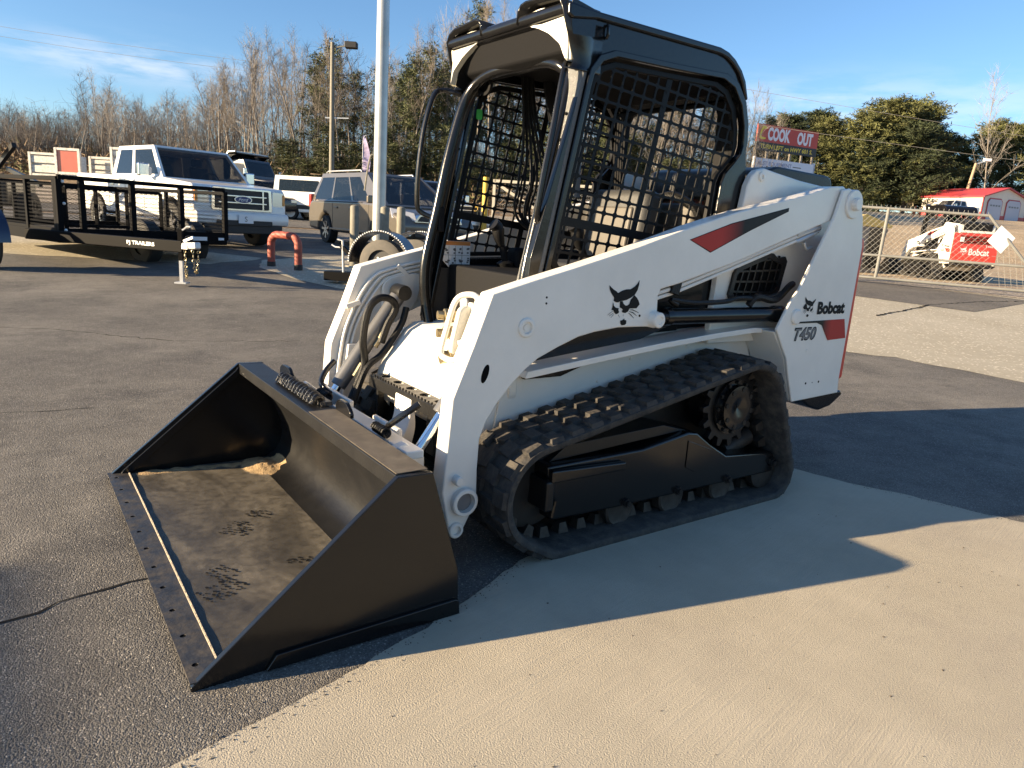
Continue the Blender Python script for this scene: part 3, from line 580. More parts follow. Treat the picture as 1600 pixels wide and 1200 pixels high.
    def at(sv):
        sv %= tot; i = 0
        while sv > seg[i]: sv -= seg[i]; i += 1
        a, b = H[i], H[(i+1) % len(H)]; t = (b-a).normalized()
        return a+t*sv, t, Vector((t.y, -t.x))
    NB = 220; band = MB(); V = []
    prof = [(.409, 0), (.409, .020), (.420, .024), (.698, .024), (.709, .018), (.709, 0), (.70, -.010), (.42, -.010)]
    for i in range(NB):
        p, t, n = at(tot*i/NB)
        for y, d in prof: V.append((p.x+n.x*d, y, p.y+n.y*d))
    k = len(prof); band.add(V, [(i*k+j, i*k+(j+1) % k, ((i+1) % NB)*k+(j+1) % k, ((i+1) % NB)*k+j) for i in range(NB) for j in range(k)])
    tr = B(band, s).build('rubber_track', 'rubber', LD, smooth=50)
    NL = 42; pit = tot/NL; lug = MB(); inn = MB(); rg = random.Random(2)
    def block(mb, s0, s1, y0, y1, d0, d1, tap=.006, sk=0.):
        P = []
        for d, e in ((d0, 0), (d1, tap)):
            for ss, yy in ((s0+e, y0+e), (s1-e, y0+e), (s1-e+sk, y1-e), (s0+e+sk, y1-e)):
                p, t, n = at(ss); P.append((p.x+n.x*d, yy, p.y+n.y*d))
        mb.add(P, [(0, 1, 2, 3), (4, 5, 6, 7), (0, 1, 5, 4), (1, 2, 6, 5), (2, 3, 7, 6), (3, 0, 4, 7)])
    for i in range(NL):
        b0 = i*pit
        block(lug, b0, b0+pit*.60, .412, .487, .018, .040)
        block(lug, b0+pit*.30, b0+pit*.98, .480, .562, .018, .040, sk=pit*.06)
        block(lug, b0+pit*.02, b0+pit*.66, .556, .640, .018, .040, sk=-pit*.06)
        block(lug, b0+pit*.38, b0+pit*1.04, .632, .706, .016, .038)
        block(inn, b0+pit*.2, b0+pit*.75, .535, .585, -.008, -.05, tap=.010)
    B(lug, s).build('tread_lugs', 'rubber', tr, smooth=25, kind='stuff')
    B(inn, s).build('drive_lugs', 'dirtysteel', tr, smooth=25, kind='stuff')
    FR = [(-.02, .12), (-.05, .25), (-.045, .345), (-.02, .352), (-.474, .350), (-.755, .389), (-.86, .345), (-.892, .314), (-1.014, .25), (-1.35, .222), (-1.385, .205), (-1.385, .12), (-.9, .112)]
    fr = B(MB().prism([(.005, .262), (.015, .345), (-.474, .348), (-.74, .385), (-.80, .375), (-.892, .314), (-1.014, .246), (-1.352, .215), (-1.378, .20), (-1.378, .112), (-.362, .115), (-.017, .125), (-.03, .2)], 1, .48, .640), s).build('track_frame', 'black', LD, bevel=.012, seg=3)
    B(MB().prism([(-.02, .345), (-.74, .384), (-.80, .372), (-.62, .42), (-.10, .40)], 1, .44, .60), s).build('frame_top_cover', 'satin', fr, bevel=.008)
    B(MB().prism([(.012, .285), (.012, .335), (-.36, .318), (-.36, .285)], 1, .641, .668), s).build('frame_rail', 'black', fr, bevel=.008)
    B(MB().box((.012, .600, .235), (.04, .13, .12)), s).build('tension_block', 'satin', fr, bevel=.01)
    B(MB().prism([(-.74, .35), (-.90, .29), (-.89, .21), (-.80, .20), (-.74, .23)], 1, .6405, .645), s).build('access_cover', 'black', fr, bevel=.004)
    for x in (-.402, -.707, -1.035):
        ro = B(MB().lathe((x, .485, .090), (0, 1, 0), [(0, .0), (0, .076), (.035, .076), (.035, .05), (.08, .05), (.08, .076), (.125, .076), (.130, .066), (.122, .05), (.125, 0)], 26, cap=False), s).build('track_roller', 'dirtysteel', fr)
        B(MB().lathe((x, .640, .130), (0, 1, 0), [(0, .019), (.012, .019), (.012, .012), (.024, .012), (.024, 0)], 6, cap=False), s).build('bolt', 'satin', fr)
    B(MB().lathe((-1.36, .64, .165), (0, 1, 0), [(0, .022), (.014, .022), (.014, .013), (.026, .013), (.026, 0)], 6, cap=False), s).build('bolt', 'satin', fr)
    B(MB().lathe((.03, .455, .25), (0, 1, 0), [(0, 0), (0, .165), (.02, .165), (.02, .12), (.09, .12), (.09, .165), (.11, .165), (.115, .14), (.10, .06), (.105, 0)], 40, cap=False), s).build('front_idler', 'hub', LD)
    B(MB().lathe((-1.32, .48, .125), (0, 1, 0), [(0, 0), (0, .088), (.04, .088), (.04, .06), (.11, .06), (.11, .088), (.15, .088), (.15, .06), (.14, 0)], 30, cap=False), s).build('rear_idler', 'dirtysteel', LD)
    gear = []
    for i in range(15):
        a = 2*PI*i/15
        for da, rr in ((-.5, .158), (-.28, .158), (-.14, .192), (.14, .192), (.28, .158)): gear.append((-1.075+rr*math.cos(a+da*2*PI/15), .455+rr*math.sin(a+da*2*PI/15)))
    sg = B(MB().prism(gear, 1, .555, .585), s).build('drive_sprocket', 'satin', LD, bevel=.003)
    B(MB().lathe((-1.075, .45, .455), (0, 1, 0), [(0, 0), (0, .14), (.12, .14), (.135, .128), (.15, .128), (.15, .105), (.175, .102), (.18, .07), (.178, .045), (.165, .001)], 36, cap=False), s).build('sprocket_hub', 'black', sg)
    bo = MB()
    for i in range(12): a = 2*PI*i/12; bo.lathe((-1.075+.116*math.cos(a), .598, .455+.116*math.sin(a)), (0, 1, 0), [(0, .009), (.012, .009), (.012, 0)], 6, cap=False)
    for i in range(8): a = 2*PI*i/8+.2; bo.lathe((-1.075+.086*math.cos(a), .624, .455+.086*math.sin(a)), (0, 1, 0), [(0, .012), (.006, .012), (.006, 0)], 8, cap=False)
    B(bo, s).build('hub_bolts', 'satin', sg, kind='stuff')
    B(MB().cyl((-1.12, .52, .22), (-1.30, .52, .27), .045, n=12), s).build('guide_tube', 'dirtysteel', sg)
# --- chassis
ch = MB().prism([(.235, .51), (.215, .56), (.105, .705), (.06, .735), (-.2, .755), (-1.45, .80), (-1.86, .80), (-1.86, .50), (-1.5, .42), (-1.3, .26), (0, .21), (.14, .30), (.235, .42)], 1, -.385, .385).build('chassis', 'white', LD, bevel=.03, seg=4)
for s in (1, -1):
    B(MB().prism([(.06, .655), (.05, .679), (-.3, .718), (-.656, .756), (-1.0, .785), (-1.25, .80), (-1.43, .792), (-1.43, .772), (-1.25, .775), (-1.0, .76), (-.656, .731), (-.3, .693), (.055, .652)], 1, .375, .525), s).build('fender_ledge', 'white', ch, bevel=.005)
    B(MB().prism([(.06, .66), (-.656, .74), (-1.25, .78), (-1.38, .74), (-1.41, .66), (-1.45, .56), (-1.5, .44), (-1.3, .28), (0, .24), (.1, .4)], 1, .376, .392), s).build('chain_case', 'white', ch, bevel=.004)
    B(MB().prism([(-1.30, .79), (-1.36, .72), (-1.41, .66), (-1.45, .56), (-1.506, .44), (-1.54, .44), (-1.50, .56), (-1.44, .68), (-1.36, .79)], 1, .393, .590), s).build('fender_flange', 'white', ch, bevel=.004)
    pl = MB()
    for x, z in ((-.25, .63), (-.6, .665), (-.42, .58), (-.95, .70)): pl.lathe((x, .392, z), (0, 1, 0), [(0, .008), (.004, .007), (.005, 0)], 10, cap=False)
    B(pl, s).build('rivets', 'white', ch, kind='stuff')
MB().prism(rpoly([(-.28, .545), (-.285, .70), (-.25, .735), (.38, .735), (.40, .56), (.38, .52), (-.24, .52)], .05), 0, .0, .04).build('front_recess_panel', 'white', ch, bevel=.006)
MB().box((-.62, 0, .88), (1.02, .72, .24)).build('engine_bay', 'interior', ch, bevel=.01)
MB().box((.16, .02, .34), (.10, .60, .22)).build('axle_opening', 'hole', ch)
MB().prism(rpoly([(.30, .18), (.40, .18), (.375, .30), (.318, .40), (.312, .50), (.295, .50), (.285, .38), (.31, .28)], .03), 1, -.02, .12).build('front_bracket', 'white', ch, bevel=.006)
# step
st = MB(); yy = [-.285+.119*i for i in range(6)]
for a, b in zip(yy, yy[1:]):
    st.ring([(.205, a), (.305, a), (.305, b), (.205, b)], oval(.255, (a+b)/2, .022, .026, 14), 2, .510, .518, (.255, (a+b)/2), N=28)
st.box((.305, .0125, .492), (.008, .597, .05)); st.box((.205, .0125, .50), (.008, .597, .03)); st.box((.255, .3100, .44), (.10, .008, .15)); st.box((.255, -.283, .42), (.03, .02, .18)); st.box((.29, .27, .42), (.03, .06, .2))
stp = st.build('boarding_step', 'satin', LD, bevel=.002)
tt = MB()
for i in range(44): y = -.28+i*.0135; tt.box((.303 if i % 2 else .208, y, .5225), (.006, .006, .009))
tt.build('step_teeth', 'satin', stp, kind='stuff')
# couplers beside the left arm
cpb = MB().prism(rpoly([(.36, .90), (.50, .90), (.50, .70), (.38, .70)], .03), 0, .20, .25).build('coupler_block', 'white', LD, bevel=.006)
for y, z in ((.345, .865), (.345, .80)):
    MB().lathe((.24, y, z), (1, -.25, 0), [(0, .020), (.02, .026), (.035, .026), (.036, .020), (.045, .020), (.046, .024), (.06, .024), (.062, .016), (.085, .016), (.085, .0)], 18, cap=False).build('quick_coupling', 'brass', cpb)
MB().lathe((.21, .29, .705), (1, -.2, -.1), [(0, .022), (.02, .022), (.022, .027), (.035, .027), (.037, .022), (.05, .025), (.07, .025), (.07, 0)], 18, cap=False).build('quick_coupling', 'brass', cpb)
MB().prism(rpoly([(.36, .93), (.405, .935), (.41, .87), (.37, .86)], .012), 0, .245, .255).build('coupler_bracket', 'white', cpb, bevel=.003)
LP = [(.27, .505, .945), (.30, .47, .955), (.325, .445, .925), (.345, .43, .83), (.36, .425, .755), (.36, .45, .735), (.345, .495, .735), (.335, .51, .77), (.30, .512, .86)]
MB().tube(cr(LP, 6, True), .0105, 10, closed=True).build('lamp_guard_loop', 'white', LD)
MB().prism(rpoly([(.275, .92), (.325, .915), (.352, .80), (.355, .755), (.325, .75), (.285, .82)], .02), 1, .462, .488).build('headlight_lens', 'lens', LD, bevel=.008, seg=3)
MB().prism(rpoly([(.44, .76), (.50, .76), (.50, .93), (.46, .93)], .02), 0, .27, .285).build('guard_back_plate', 'white', LD, bevel=.003)
# rear: red tailgate, bumper, hood
tg = MB().prism([(-1.896, .52), (-1.926, .53), (-1.931, 1.20), (-1.920, 1.235), (-1.895, 1.245), (-1.885, .52)], 1, -.604, .604).build('tailgate', 'redtail', LD, bevel=.012, seg=3)
MB().box((-1.9325, 0, 1.08), (.012, .86, .20)).build('tailgate_vent', 'hole', tg)
for i in range(5): MB().box((-1.938, 0, 1.00+i*.04), (.012, .86, .009)).build('vent_slat', 'redtail', tg)
emblem(tg, (-1.9335, .30, .80), (0, -1, 0), (0, 0, 1), .20, 'decalw', 1)
lettering('bobcat_lettering', 'Bobcat', 'decalw', tg, (-1.9335, -.12, .775), (0, -1, 0), (0, 0, 1), width=.54, height=.17, bold=.03)
lettering('small_lettering', 'T450', 'decalw', tg, (-1.9345, -.36, .935), (0, -1, 0), (0, 0, 1), width=.20, height=.05, bold=.02)
for y in (-.38, .38): MB().box((-1.942, y, 1.08), (.012, .10, .12)).build('tail_lamp', 'decalw', tg, bevel=.004)
MB().prism([(-1.62, .44), (-1.98, .452), (-2.0, .43), (-1.90, .375), (-1.80, .36), (-1.70, .39)], 1, -.58, .58).build('rear_bumper', 'black', LD, bevel=.01)
MB().prism(rpoly([(-1.36, 1.38), (-1.38, 1.52), (-1.46, 1.545), (-1.90, 1.535), (-1.93, 1.50), (-1.90, 1.30)], .025), 1, -.38, .38).build('engine_hood', 'satin', LD, bevel=.012)
MB().box((-1.885, 0, 1.35), (.03, .9, .2)).build('rear_frame', 'white', LD, bevel=.01)
# --- cab
SP = [(-.215, 1.940), (-.235, 1.962), (-.91, 1.962), (-.965, 1.952), (-1.011, 1.932), (-1.060, 1.897), (-1.09, 1.86), (-1.120, 1.79), (-1.144, 1.707), (-1.17, 1.58), (-1.186, 1.49), (-1.195, 1.339), (-1.19, 1.02), (-1.10, .90), (-.20, .62), (-.02, .62), (.0, .75), (-.006, .996), (-.013, 1.085), (-.208, 1.79)]
WN = [(-.225, 1.715), (-.237, 1.760), (-.275, 1.808), (-.345, 1.835), (-.648, 1.842), (-.955, 1.854), (-1.032, 1.830), (-1.093, 1.764), (-1.125, 1.68), (-1.135, 1.603), (-1.125, 1.565), (-1.091, 1.525), (-1.035, 1.47), (-1.018, 1.43), (-.99, 1.15), (-.96, 1.05), (-.12, 1.02), (-.097, 1.05)]
c0 = (-.60, 1.42)
for s in (1, -1):
    pn = B(MB().ring(SP, WN, 1, .385, .412, c0, N=96), s).build('cab_side_panel', 'black', LD, bevel=.004)
    sh = lambda k: [(c0[0]+(x-c0[0])*k, c0[1]+(z-c0[1])*k) for x, z in WN]
    B(MB().ring(sh(1.045), sh(.99), 1, .412, .424, c0, N=96), s).build('window_seal', 'black', pn, bevel=.004)
    B(MB().ring(sh(.965), sh(.915), 1, .380, .400, c0, N=96), s).build('screen_rim', 'screen', pn, bevel=.003)
    # punched steel screen: two families of bars clipped to the opening, square holes with rounded corners
    WI = sh(.93); mb = MB(); dx, dz_ = .144/.707, 1.0
    def clip(px, pz, ux, uz):
        T = []
        for i in range(len(WI)):
            x1, z1 = WI[i]; x2, z2 = WI[(i+1) % len(WI)]; ex, ez = x2-x1, z2-z1; den = ux*ez-uz*ex
            if abs(den) < 1e-9: continue
            t = ((x1-px)*ez-(z1-pz)*ex)/den; u = ((x1-px)*uz-(z1-pz)*ux)/den
            if 0 <= u < 1: T.append(t)
        T.sort(); return list(zip(T[::2], T[1::2]))
    vx, vz = -.144/.7216, .707/.7216   # columns lean with the front post
    hx, hz = .989, .149*.62            # rows drop slightly to the rear
    pc = .0605; nodes = []
    cols = [k for k in range(-9, 10)]
    for k in cols:
        ox = -.585+k*pc; wd_ = .030 if k == 0 else .0098
        for t0, t1 in clip(ox, 1.42, vx, vz): mb.bar((ox+vx*t0, .39, 1.42+vz*t0), (ox+vx*t1, .39, 1.42+vz*t1), .004, wd_, up=(hx, 0, hz))
    for k in range(-9, 9):
        oz = 1.42+k*.0585; wd_ = .034 if k == -4 else .0098
        for t0, t1 in clip(-.585, oz, hx, hz): mb.bar((-.585+hx*t0, .392, oz+hz*t0), (-.585+hx*t1, .392, oz+hz*t1), .004, wd_, up=(0, 0, 1))
    det = vx*hz-vz*hx
    for k in cols:
        for l in range(-9, 9):
            ax, az = -.585+k*pc, 1.42; bx, bz = -.585, 1.42+l*.0585
            t = ((bx-ax)*hz-(bz-az)*hx)/det; X, Z = ax+vx*t, az+vz*t
            a = 0; ins = False
            for i in range(len(WI)):
                x1, z1 = WI[i]; x2, z2 = WI[i-1]
                if (z1 > Z) != (z2 > Z) and X < (x2-x1)*(Z-z1)/(z2-z1)+x1: ins = not ins
            if ins: mb.prism([(X+.0155*math.cos(q*PI/2+.17), Z+.0155*math.sin(q*PI/2+.17)) for q in range(4)], 1, .3885, .3935)
    B(mb, s).build('window_screen', 'screen', pn, smooth=20)
    # front post flange and door tube
    fl = MB(); A0 = Vector((-.20, 0, 1.80)); A1 = Vector((-.008, 0, .75))
    yi = (.312, .275) if s > 0 else (.345, .335)
    fl.add([(A0.x, yi[0], A0.z), (A0.x, .415, A0.z), (A1.x+.012, .415, A1.z), (A1.x+.012, yi[1], A1.z), (A0.x-.02, yi[0], A0.z), (A0.x-.02, .415, A0.z), (A1.x-.01, .415, A1.z), (A1.x-.01, yi[1], A1.z)], [(0, 1, 2, 3), (4, 5, 6, 7), (0, 1, 5, 4), (1, 2, 6, 5), (2, 3, 7, 6), (3, 0, 4, 7)])
    fp = B(fl, s).build('front_post', 'post' if s > 0 else 'black', LD, bevel=.006)  # left post coloured grey to stand for sun on it, right one black
    ph = MB()
    for t in (.18, .27, .70, .83): q = A0.lerp(A1, t); ph.lathe((q.x+.004, .372, q.z), (1, 0, .18), [(0, .006), (.004, .006)], 10)
    B(ph, s).build('bolt_hole', 'hole', fp)
    HN = [(-.195, .372, 1.775), (-.145, .375, 1.785), (-.12, .385, 1.73), (-.085, .395, 1.546), (-.055, .395, 1.37), (-.045, .39, 1.25), (-.06, .385, 1.205), (-.09, .375, 1.195)] if s > 0 else [(-.165, .405, 1.755), (-.09, .44, 1.765), (-.045, .445, 1.73), (-.006, .45, 1.587), (.015, .45, 1.40), (.015, .45, 1.26), (-.005, .44, 1.225), (-.045, .41, 1.205)]
    B(MB().tube(cr(HN, 7), .0115, 10), s).build('grab_handle', 'black', LD)
# door-frame tube round the opening
half = [(.03, .12, .60), (.02, .22, .61), (.005, .29, .68), (.015, .33, .80), (.022, .345, .92), (.012, .348, 1.04), (-.03, .345, 1.234), (-.075, .342, 1.459), (-.125, .335, 1.66), (-.155, .315, 1.75), (-.175, .26, 1.80), (-.185, .15, 1.825), (-.188, 0, 1.83)]
full = [(x-(.055 if .65 < z < 1.80 else .02), y, z) for x, y, z in half]+[(x, -y, z) for x, y, z in reversed(half[:-1])]
MB().tube(cr(full, 6), .023, 12).build('door_frame_tube', 'black', LD)
MB().tube(cr([(x-.035, y*1.0+(.02 if y > 0 else -.02), z) for x, y, z in full], 5), .014, 8).build('door_seal', 'satin', LD)
# roof
roof = [(-.10, 1.972), (-.235, 1.966), (-.91, 1.966), (-.965, 1.956), (-1.011, 1.936), (-1.060, 1.901), (-1.093, 1.862), (-1.124, 1.79), (-1.108, 1.785), (-1.07, 1.85), (-1.04, 1.885), (-1.0, 1.912), (-.96, 1.93), (-.91, 1.938), (-.235, 1.938), (-.12, 1.92), (-.10, 1.93)]
rf = MB().prism(roof, 1, -.425, .425).build('cab_roof', 'black', LD, bevel=.012, seg=3)
MB().cyl((-.105, -.40, 1.953), (-.105, .40, 1.953), .022, n=14).build('roof_front_tube', 'black', rf)
MB().prism([(-.12, 1.93), (-.16, 1.83), (-.22, 1.80), (-.30, 1.86), (-.30, 1.93)], 1, -.37, .37).build('roof_header', 'interior', rf, bevel=.01)
MB().prism([(-.30, 1.90), (-.9, 1.90), (-1.04, 1.84), (-1.02, 1.80), (-.88, 1.86), (-.30, 1.87)], 1, -.37, .37).build('headliner', 'interior', rf, bevel=.01)
MB().lathe((-.21, -.27, 1.80), (1, .1, -.2), [(0, 0), (0, .05), (.02, .055), (.02, .042), (.005, .04), (.005, 0)], 20, cap=False).build('roof_speaker', 'interior', rf)
for s in (1, -1):
    # lamp housing: a short hood at each front corner with a triangular white lens that turns round the corner
    def lp(y, z, dx=0.):
        if y <= .405: return (-.10+dx, y, z)
        x = -.10-(y-.405)/1.24; k = (1.59-x)/1.69; return (x+dx, .405+(.008 if dx > 0 else 0), 1.21+(z-1.21)*k)
    O = [(.128, 1.940), (.132, 1.985), (.150, 2.004), (.180, 2.010), (.345, 2.000), (.385, 1.985), (.405, 1.955), (.44, 1.86), (.480, 1.765), (.470, 1.748), (.425, 1.752)]
    n = len(O); V = [lp(y, z, .02) for y, z in O]+[(-.27, min(y, .414), z-.008 if y < .4 else lp(y, z)[2]) for y, z in O]
    hsu = B(MB().add(V, [(i, i+1, i+1+n, i+n) for i in range(n-1)]), s).build('lamp_housing', 'black', LD, smooth=50); so_ = hsu.modifiers.new('wall', 'SOLIDIFY'); so_.thickness = .007; so_.offset = 0
    B(MB().prism([(-.115, 1.99), (-.235, 1.968), (-.225, 1.80), (-.165, 1.755), (-.12, 1.90)], 1, .4125, .4165), s).build('lamp_side_cover', 'black', hsu, bevel=.001)
    LN = rpoly([(.155, 1.952), (.172, 1.975), (.243, 1.980), (.372, 1.966), (.398, 1.93), (.414, 1.885), (.466, 1.790), (.456, 1.772), (.416, 1.780), (.374, 1.842), (.306, 1.886), (.237, 1.914), (.168, 1.934)], .010, 3)
    k = len(LN); V = [lp(y, z, -.004) for y, z in LN]+[lp(y, z, -.03) for y, z in LN]
    B(MB().add(V, [tuple(range(k)), tuple(range(k, 2*k))]+[(i, (i+1) % k, (i+1) % k+k, i+k) for i in range(k)]), s).build('work_light_lens', 'lens', hsu, smooth=40)
    V = [lp(y, z, -.031) for y, z in LN]+[(-.22, min(y, .395), z) for y, z in LN]
    B(MB().add(V, [tuple(range(k, 2*k))]+[(i, (i+1) % k, (i+1) % k+k, i+k) for i in range(k)]), s).build('lamp_body', 'interior', hsu)
MB().tube(cr([(-.285, .416, 1.885), (-.285, .424, 1.895), (-.285, .424, 1.92), (-.285, .416, 1.93)], 4), .006, 8).build('roof_lifting_eye', 'black', rf)
# rear wall with window
MB().ring([(-.384, .95), (.384, .95), (.384, 1.79), (-.384, 1.79)], rpoly([(-.30, 1.32), (.30, 1.32), (.29, 1.775), (-.29, 1.775)], .06), 0, -1.115, -1.09, (0, 1.5)).build('cab_rear_wall', 'interior', LD, bevel=.004)
MB().box((-1.09, 0, 1.27), (.03, .56, .04)).build('window_ledge', 'grey', LD, bevel=.005)
# floor, kick plates
MB().prism([(.02, .60), (-.25, .66), (-.30, .70), (-.32, .86), (-.9, .86), (-.9, .62)], 1, -.37, .37).build('cab_floor', 'interior', LD, bevel=.01)
MB().prism([(.01, .62), (.0, .75), (-.005, .98), (-.25, .98), (-.40, .70), (-.2, .62)], 1, -.382, -.376).build('side_kick_panel', 'kick', LD)
# seat
se = thing('seat', None, None); se.parent = LD
MB().box((-.60, 0, 1.00), (.40, .40, .10)).build('cushion', 'seat', se, bevel=.04, seg=4)
MB().box((-.83, 0, 1.18), (.12, .40, .42), Matrix.Rotation(-.15, 3, 'Y')).build('backrest', 'seat', se, bevel=.045, seg=4)
MB().box((-.768, .0, 1.16), (.03, .26, .30), Matrix.Rotation(-.15, 3, 'Y')).build('sunlit_back_panel', 'tan', se, bevel=.012, seg=3)  # lighter colour stands for the sunlit part of the seat back
MB().box((-.60, .0, .91), (.34, .34, .12)).build('seat_base', 'interior', se, bevel=.02)
for y in (-.26, .26): MB().box((-.60, y, 1.03), (.42, .09, .12)).build('armrest_console', 'interior', se, bevel=.025, seg=3)
MB().box((-1.03, 0, 1.17), (.09, .62, .34)).build('rear_trim_panel', 'tan', LD, bevel=.03, seg=3)
MB().tube(cr([(-.92, .1, 1.34), (-.95, .2, 1.37), (-1.0, .28, 1.33), (-1.03, .31, 1.26)], 8), .022, 10).build('ribbed_air_hose', 'hose', LD)
for k in range(6):
    o = k*.012
    MB().tube(cr([(-.50+o, -.33, 1.90), (-.53+o, -.335, 1.75-o), (-.60+o*2, -.34, 1.55), (-.64+o*3, -.33, 1.40), (-.60+o*2, -.34, 1.22), (-.72-o, -.30, 1.06)], 7), .007, 6).build('cable', 'hose' if k % 2 else 'interior', LD)
MB().tube(cr([(-.60, -.335, 1.88), (-.66, -.34, 1.70), (-.72, -.34, 1.5), (-.70, -.34, 1.36)], 6), .03, 10).build('air_duct', 'interior', LD)
MB().tube(cr([(-.80, -.32, 1.78), (-.81, -.32, 1.5), (-.82, -.32, 1.35)], 6), .016, 8).build('seat_belt_bar', 'grey', LD)
for (x, y, z, ln) in ((-.36, -.24, .90, (.045, -.02)), (-.45, .25, .92, (.07, .0))):
    js = thing('joystick', None, None); js.parent = LD
    js_b = MB()
    js_b.lathe((x, y, z), (.12, 0, 1), [(0, .078), (.02, .075), (.03, .058), (.045, .067), (.055, .052), (.07, .060), (.08, .045), (.095, .051), (.105, .037), (.12, .041), (.13, .024)], 20); js_b.build('boot', 'hose', js, smooth=50)
    js_s = MB().tube(cr([(x+.012, y, z+.12), (x+ln[0]*.6, y, z+.17), (x+ln[0], y, z+.22)], 4), [.015]*9, 10).build('stalk', 'interior', js)
    MB().tube(cr([(x+ln[0]*.9, y, z+.20), (x+ln[0]+.012, y, z+.24), (x+ln[0]+.02, y, z+.275), (x+ln[0]+.045, y, z+.295)], 5), [.017+.012*math.sin(min(1, i/11)*PI*.6) for i in range(16)], 12).build('grip', 'satin', js, smooth=60)
MB().box((-.30, -.25, .84), (.22, .16, .14)).build('control_console', 'interior', LD, bevel=.03, seg=3)
MB().box((-.42, .26, .86), (.22, .14, .12)).build('control_console', 'interior', LD, bevel=.03, seg=3)
# stickers
ws = MB().prism([(-.075, 1.105), (-.235, 1.105), (-.235, .985), (-.12, .985), (-.082, 1.02)], 1, -.3765, -.3745).build('warning_sticker', 'decalw', LD, smooth=0)
MB().box((-.155, -.3738, 1.095), (.156, .0012, .018)).build('warning_band', 'decalo', ws)
pk = MB(); r_ = random.Random(3)
for i in range(4):
    for j in range(2):
        x = -.10-i*.036; z = 1.06-j*.045
        for q in range(4): pk.box((x-r_.uniform(0, .02), -.3738, z+r_.uniform(-.012, .012)), (.010, .0012, .007))
for i in range(3): pk.box((-.118-i*.036, -.3738, 1.038), (.0015, .0012, .09))
pk.box((-.155, -.3738, 1.040), (.15, .0012, .0015)); pk.build('pictograms', 'print', ws)
ws = MB().box((-.335, -.372, .905), (.085, .003, .09)).build('warning_sticker', 'decalw', LD)
MB().box((-.335, -.3698, .941), (.083, .0012, .014)).build('warning_band', 'decalo', ws)
pk = MB()
for i in range(7): pk.box((-.335+r_.uniform(-.03, .03), -.3698, .90+r_.uniform(-.035, .025)), (.014, .0012, .008))
pk.build('pictograms', 'print', ws)
MB().prism(rpoly([(-.262, 1.655), (-.232, 1.655), (-.232, 1.70), (-.262, 1.70)], .01), 1, -.376, -.370).build('green_tag', 'decalg', LD)
MB().box((-.045, -.335, 1.20), (.03, .03, .11)).build('door_latch', 'interior', LD, bevel=.006)
# ------------------------------------------------------------------ road vehicles
M['glass'] = mat('tinted_glass', (.010, .013, .016), .04, spec=.6, alpha=.50)
M['glass2'] = mat('dark_privacy_glass', (.008, .010, .013), .04, spec=.6, alpha=.80)
M['seatgrey'] = mat('grey_cloth_seat', (.06, .058, .055), .9)
M['carwhite'] = mat('white_car_paint', (.74, .73, .71), .3, coat=.6, var=.03, dust=.08, dustcol=(.5, .45, .38))
M['silverpaint'] = mat('pale_silver_paint', (.50, .51, .53), .3, metal=.4, coat=.5)
M['taupe'] = mat('taupe_metallic_paint', (.13, .115, .095), .32, metal=.4, coat=.6, var=.05)
M['darkpaint'] = mat('near_black_paint', (.014, .014, .018), .25, coat=.6)
M['blacktrim'] = mat('black_plastic_trim', (.018, .018, .019), .6)
M['chrometrim'] = mat('chrome_trim', (.62, .63, .65), .16, metal=1)
M['headlamp'] = mat('headlamp_lens', (.55, .56, .58), .12, metal=.5, coat=.8)
M['amber'] = mat('amber_lamp', (.60, .22, .03), .25, coat=.5)
M['taillamp'] = mat('red_lamp', (.35, .02, .015), .2, coat=.6)
M['plate'] = mat('white_plate', (.75, .76, .78), .4)
M['rim'] = mat('alloy_rim', (.42, .42, .43), .3, metal=.9)
M['cabin'] = mat('dark_cabin', (.02, .02, .02), .8)
def arch_profile(top, zb, wheels, ra):
    # outline front to rear along the top, then rear to front along the sill with wheel openings
    pts = list(top)
    for wx, wz in sorted(wheels):
        half_ = math.sqrt(max(ra*ra-(zb-wz)**2, 1e-4)); a0 = math.atan2(zb-wz, -half_); a1 = math.atan2(zb-wz, half_)
        if a0 < 0: a0 += 2*PI
        for i in range(13): a = a0+(a1-a0)*i/12; pts.append((wx+ra*math.cos(a), wz+ra*math.sin(a)))
    return pts
def wheel(parent, x, y, r, wdt, rim='rim', name='wheel', spokes=6):
    s = 1 if y > 0 else -1
    wh = MB().lathe((x, y-s*wdt/2, r), (0, s, 0), [(0, r*.62), (0, r*.94), (.02, r), (wdt-.02, r), (wdt, r*.94), (wdt-.005, r*.70), (wdt-.03, r*.66)], 32, cap=False).build(name, 'rubber2', parent, smooth=40)
    MB().lathe((x, y-s*wdt/2, r), (0, s, 0), [(wdt*.3, 0), (wdt*.3, r*.66), (wdt-.012, r*.67), (wdt-.012, r*.60), (wdt-.06, r*.56), (wdt-.08, .001)], 28, cap=False).build('rim', 'blacktrim' if spokes else rim, wh)
    if spokes:
        sp_ = MB()
        for i in range(spokes):
            a = 2*PI*i/spokes+.3; sp_.bar((x, y+s*(wdt/2-.03), r), (x+r*.62*math.cos(a), y+s*(wdt/2-.02), r+r*.62*math.sin(a)), r*.16, .03, up=(0, 1, 0))
        sp_.lathe((x, y+s*(wdt/2-.05), r), (0, s, 0), [(0, r*.16), (.04, r*.14), (.042, 0)], 14, cap=False)
        sp_.lathe((x, y+s*(wdt/2-.05), r), (0, s, 0), [(0, r*.66), (.035, r*.66), (.035, r*.58), (0, r*.58)], 28, cap=False)
        sp_.build('spokes', rim, wh)
    return wh
def q4(A, B_, C, D):
    A, B_, C, D = map(Vector, (A, B_, C, D))
    return lambda u, v: (A*(1-u)+B_*u)*(1-v)+(D*(1-u)+C*u)*v
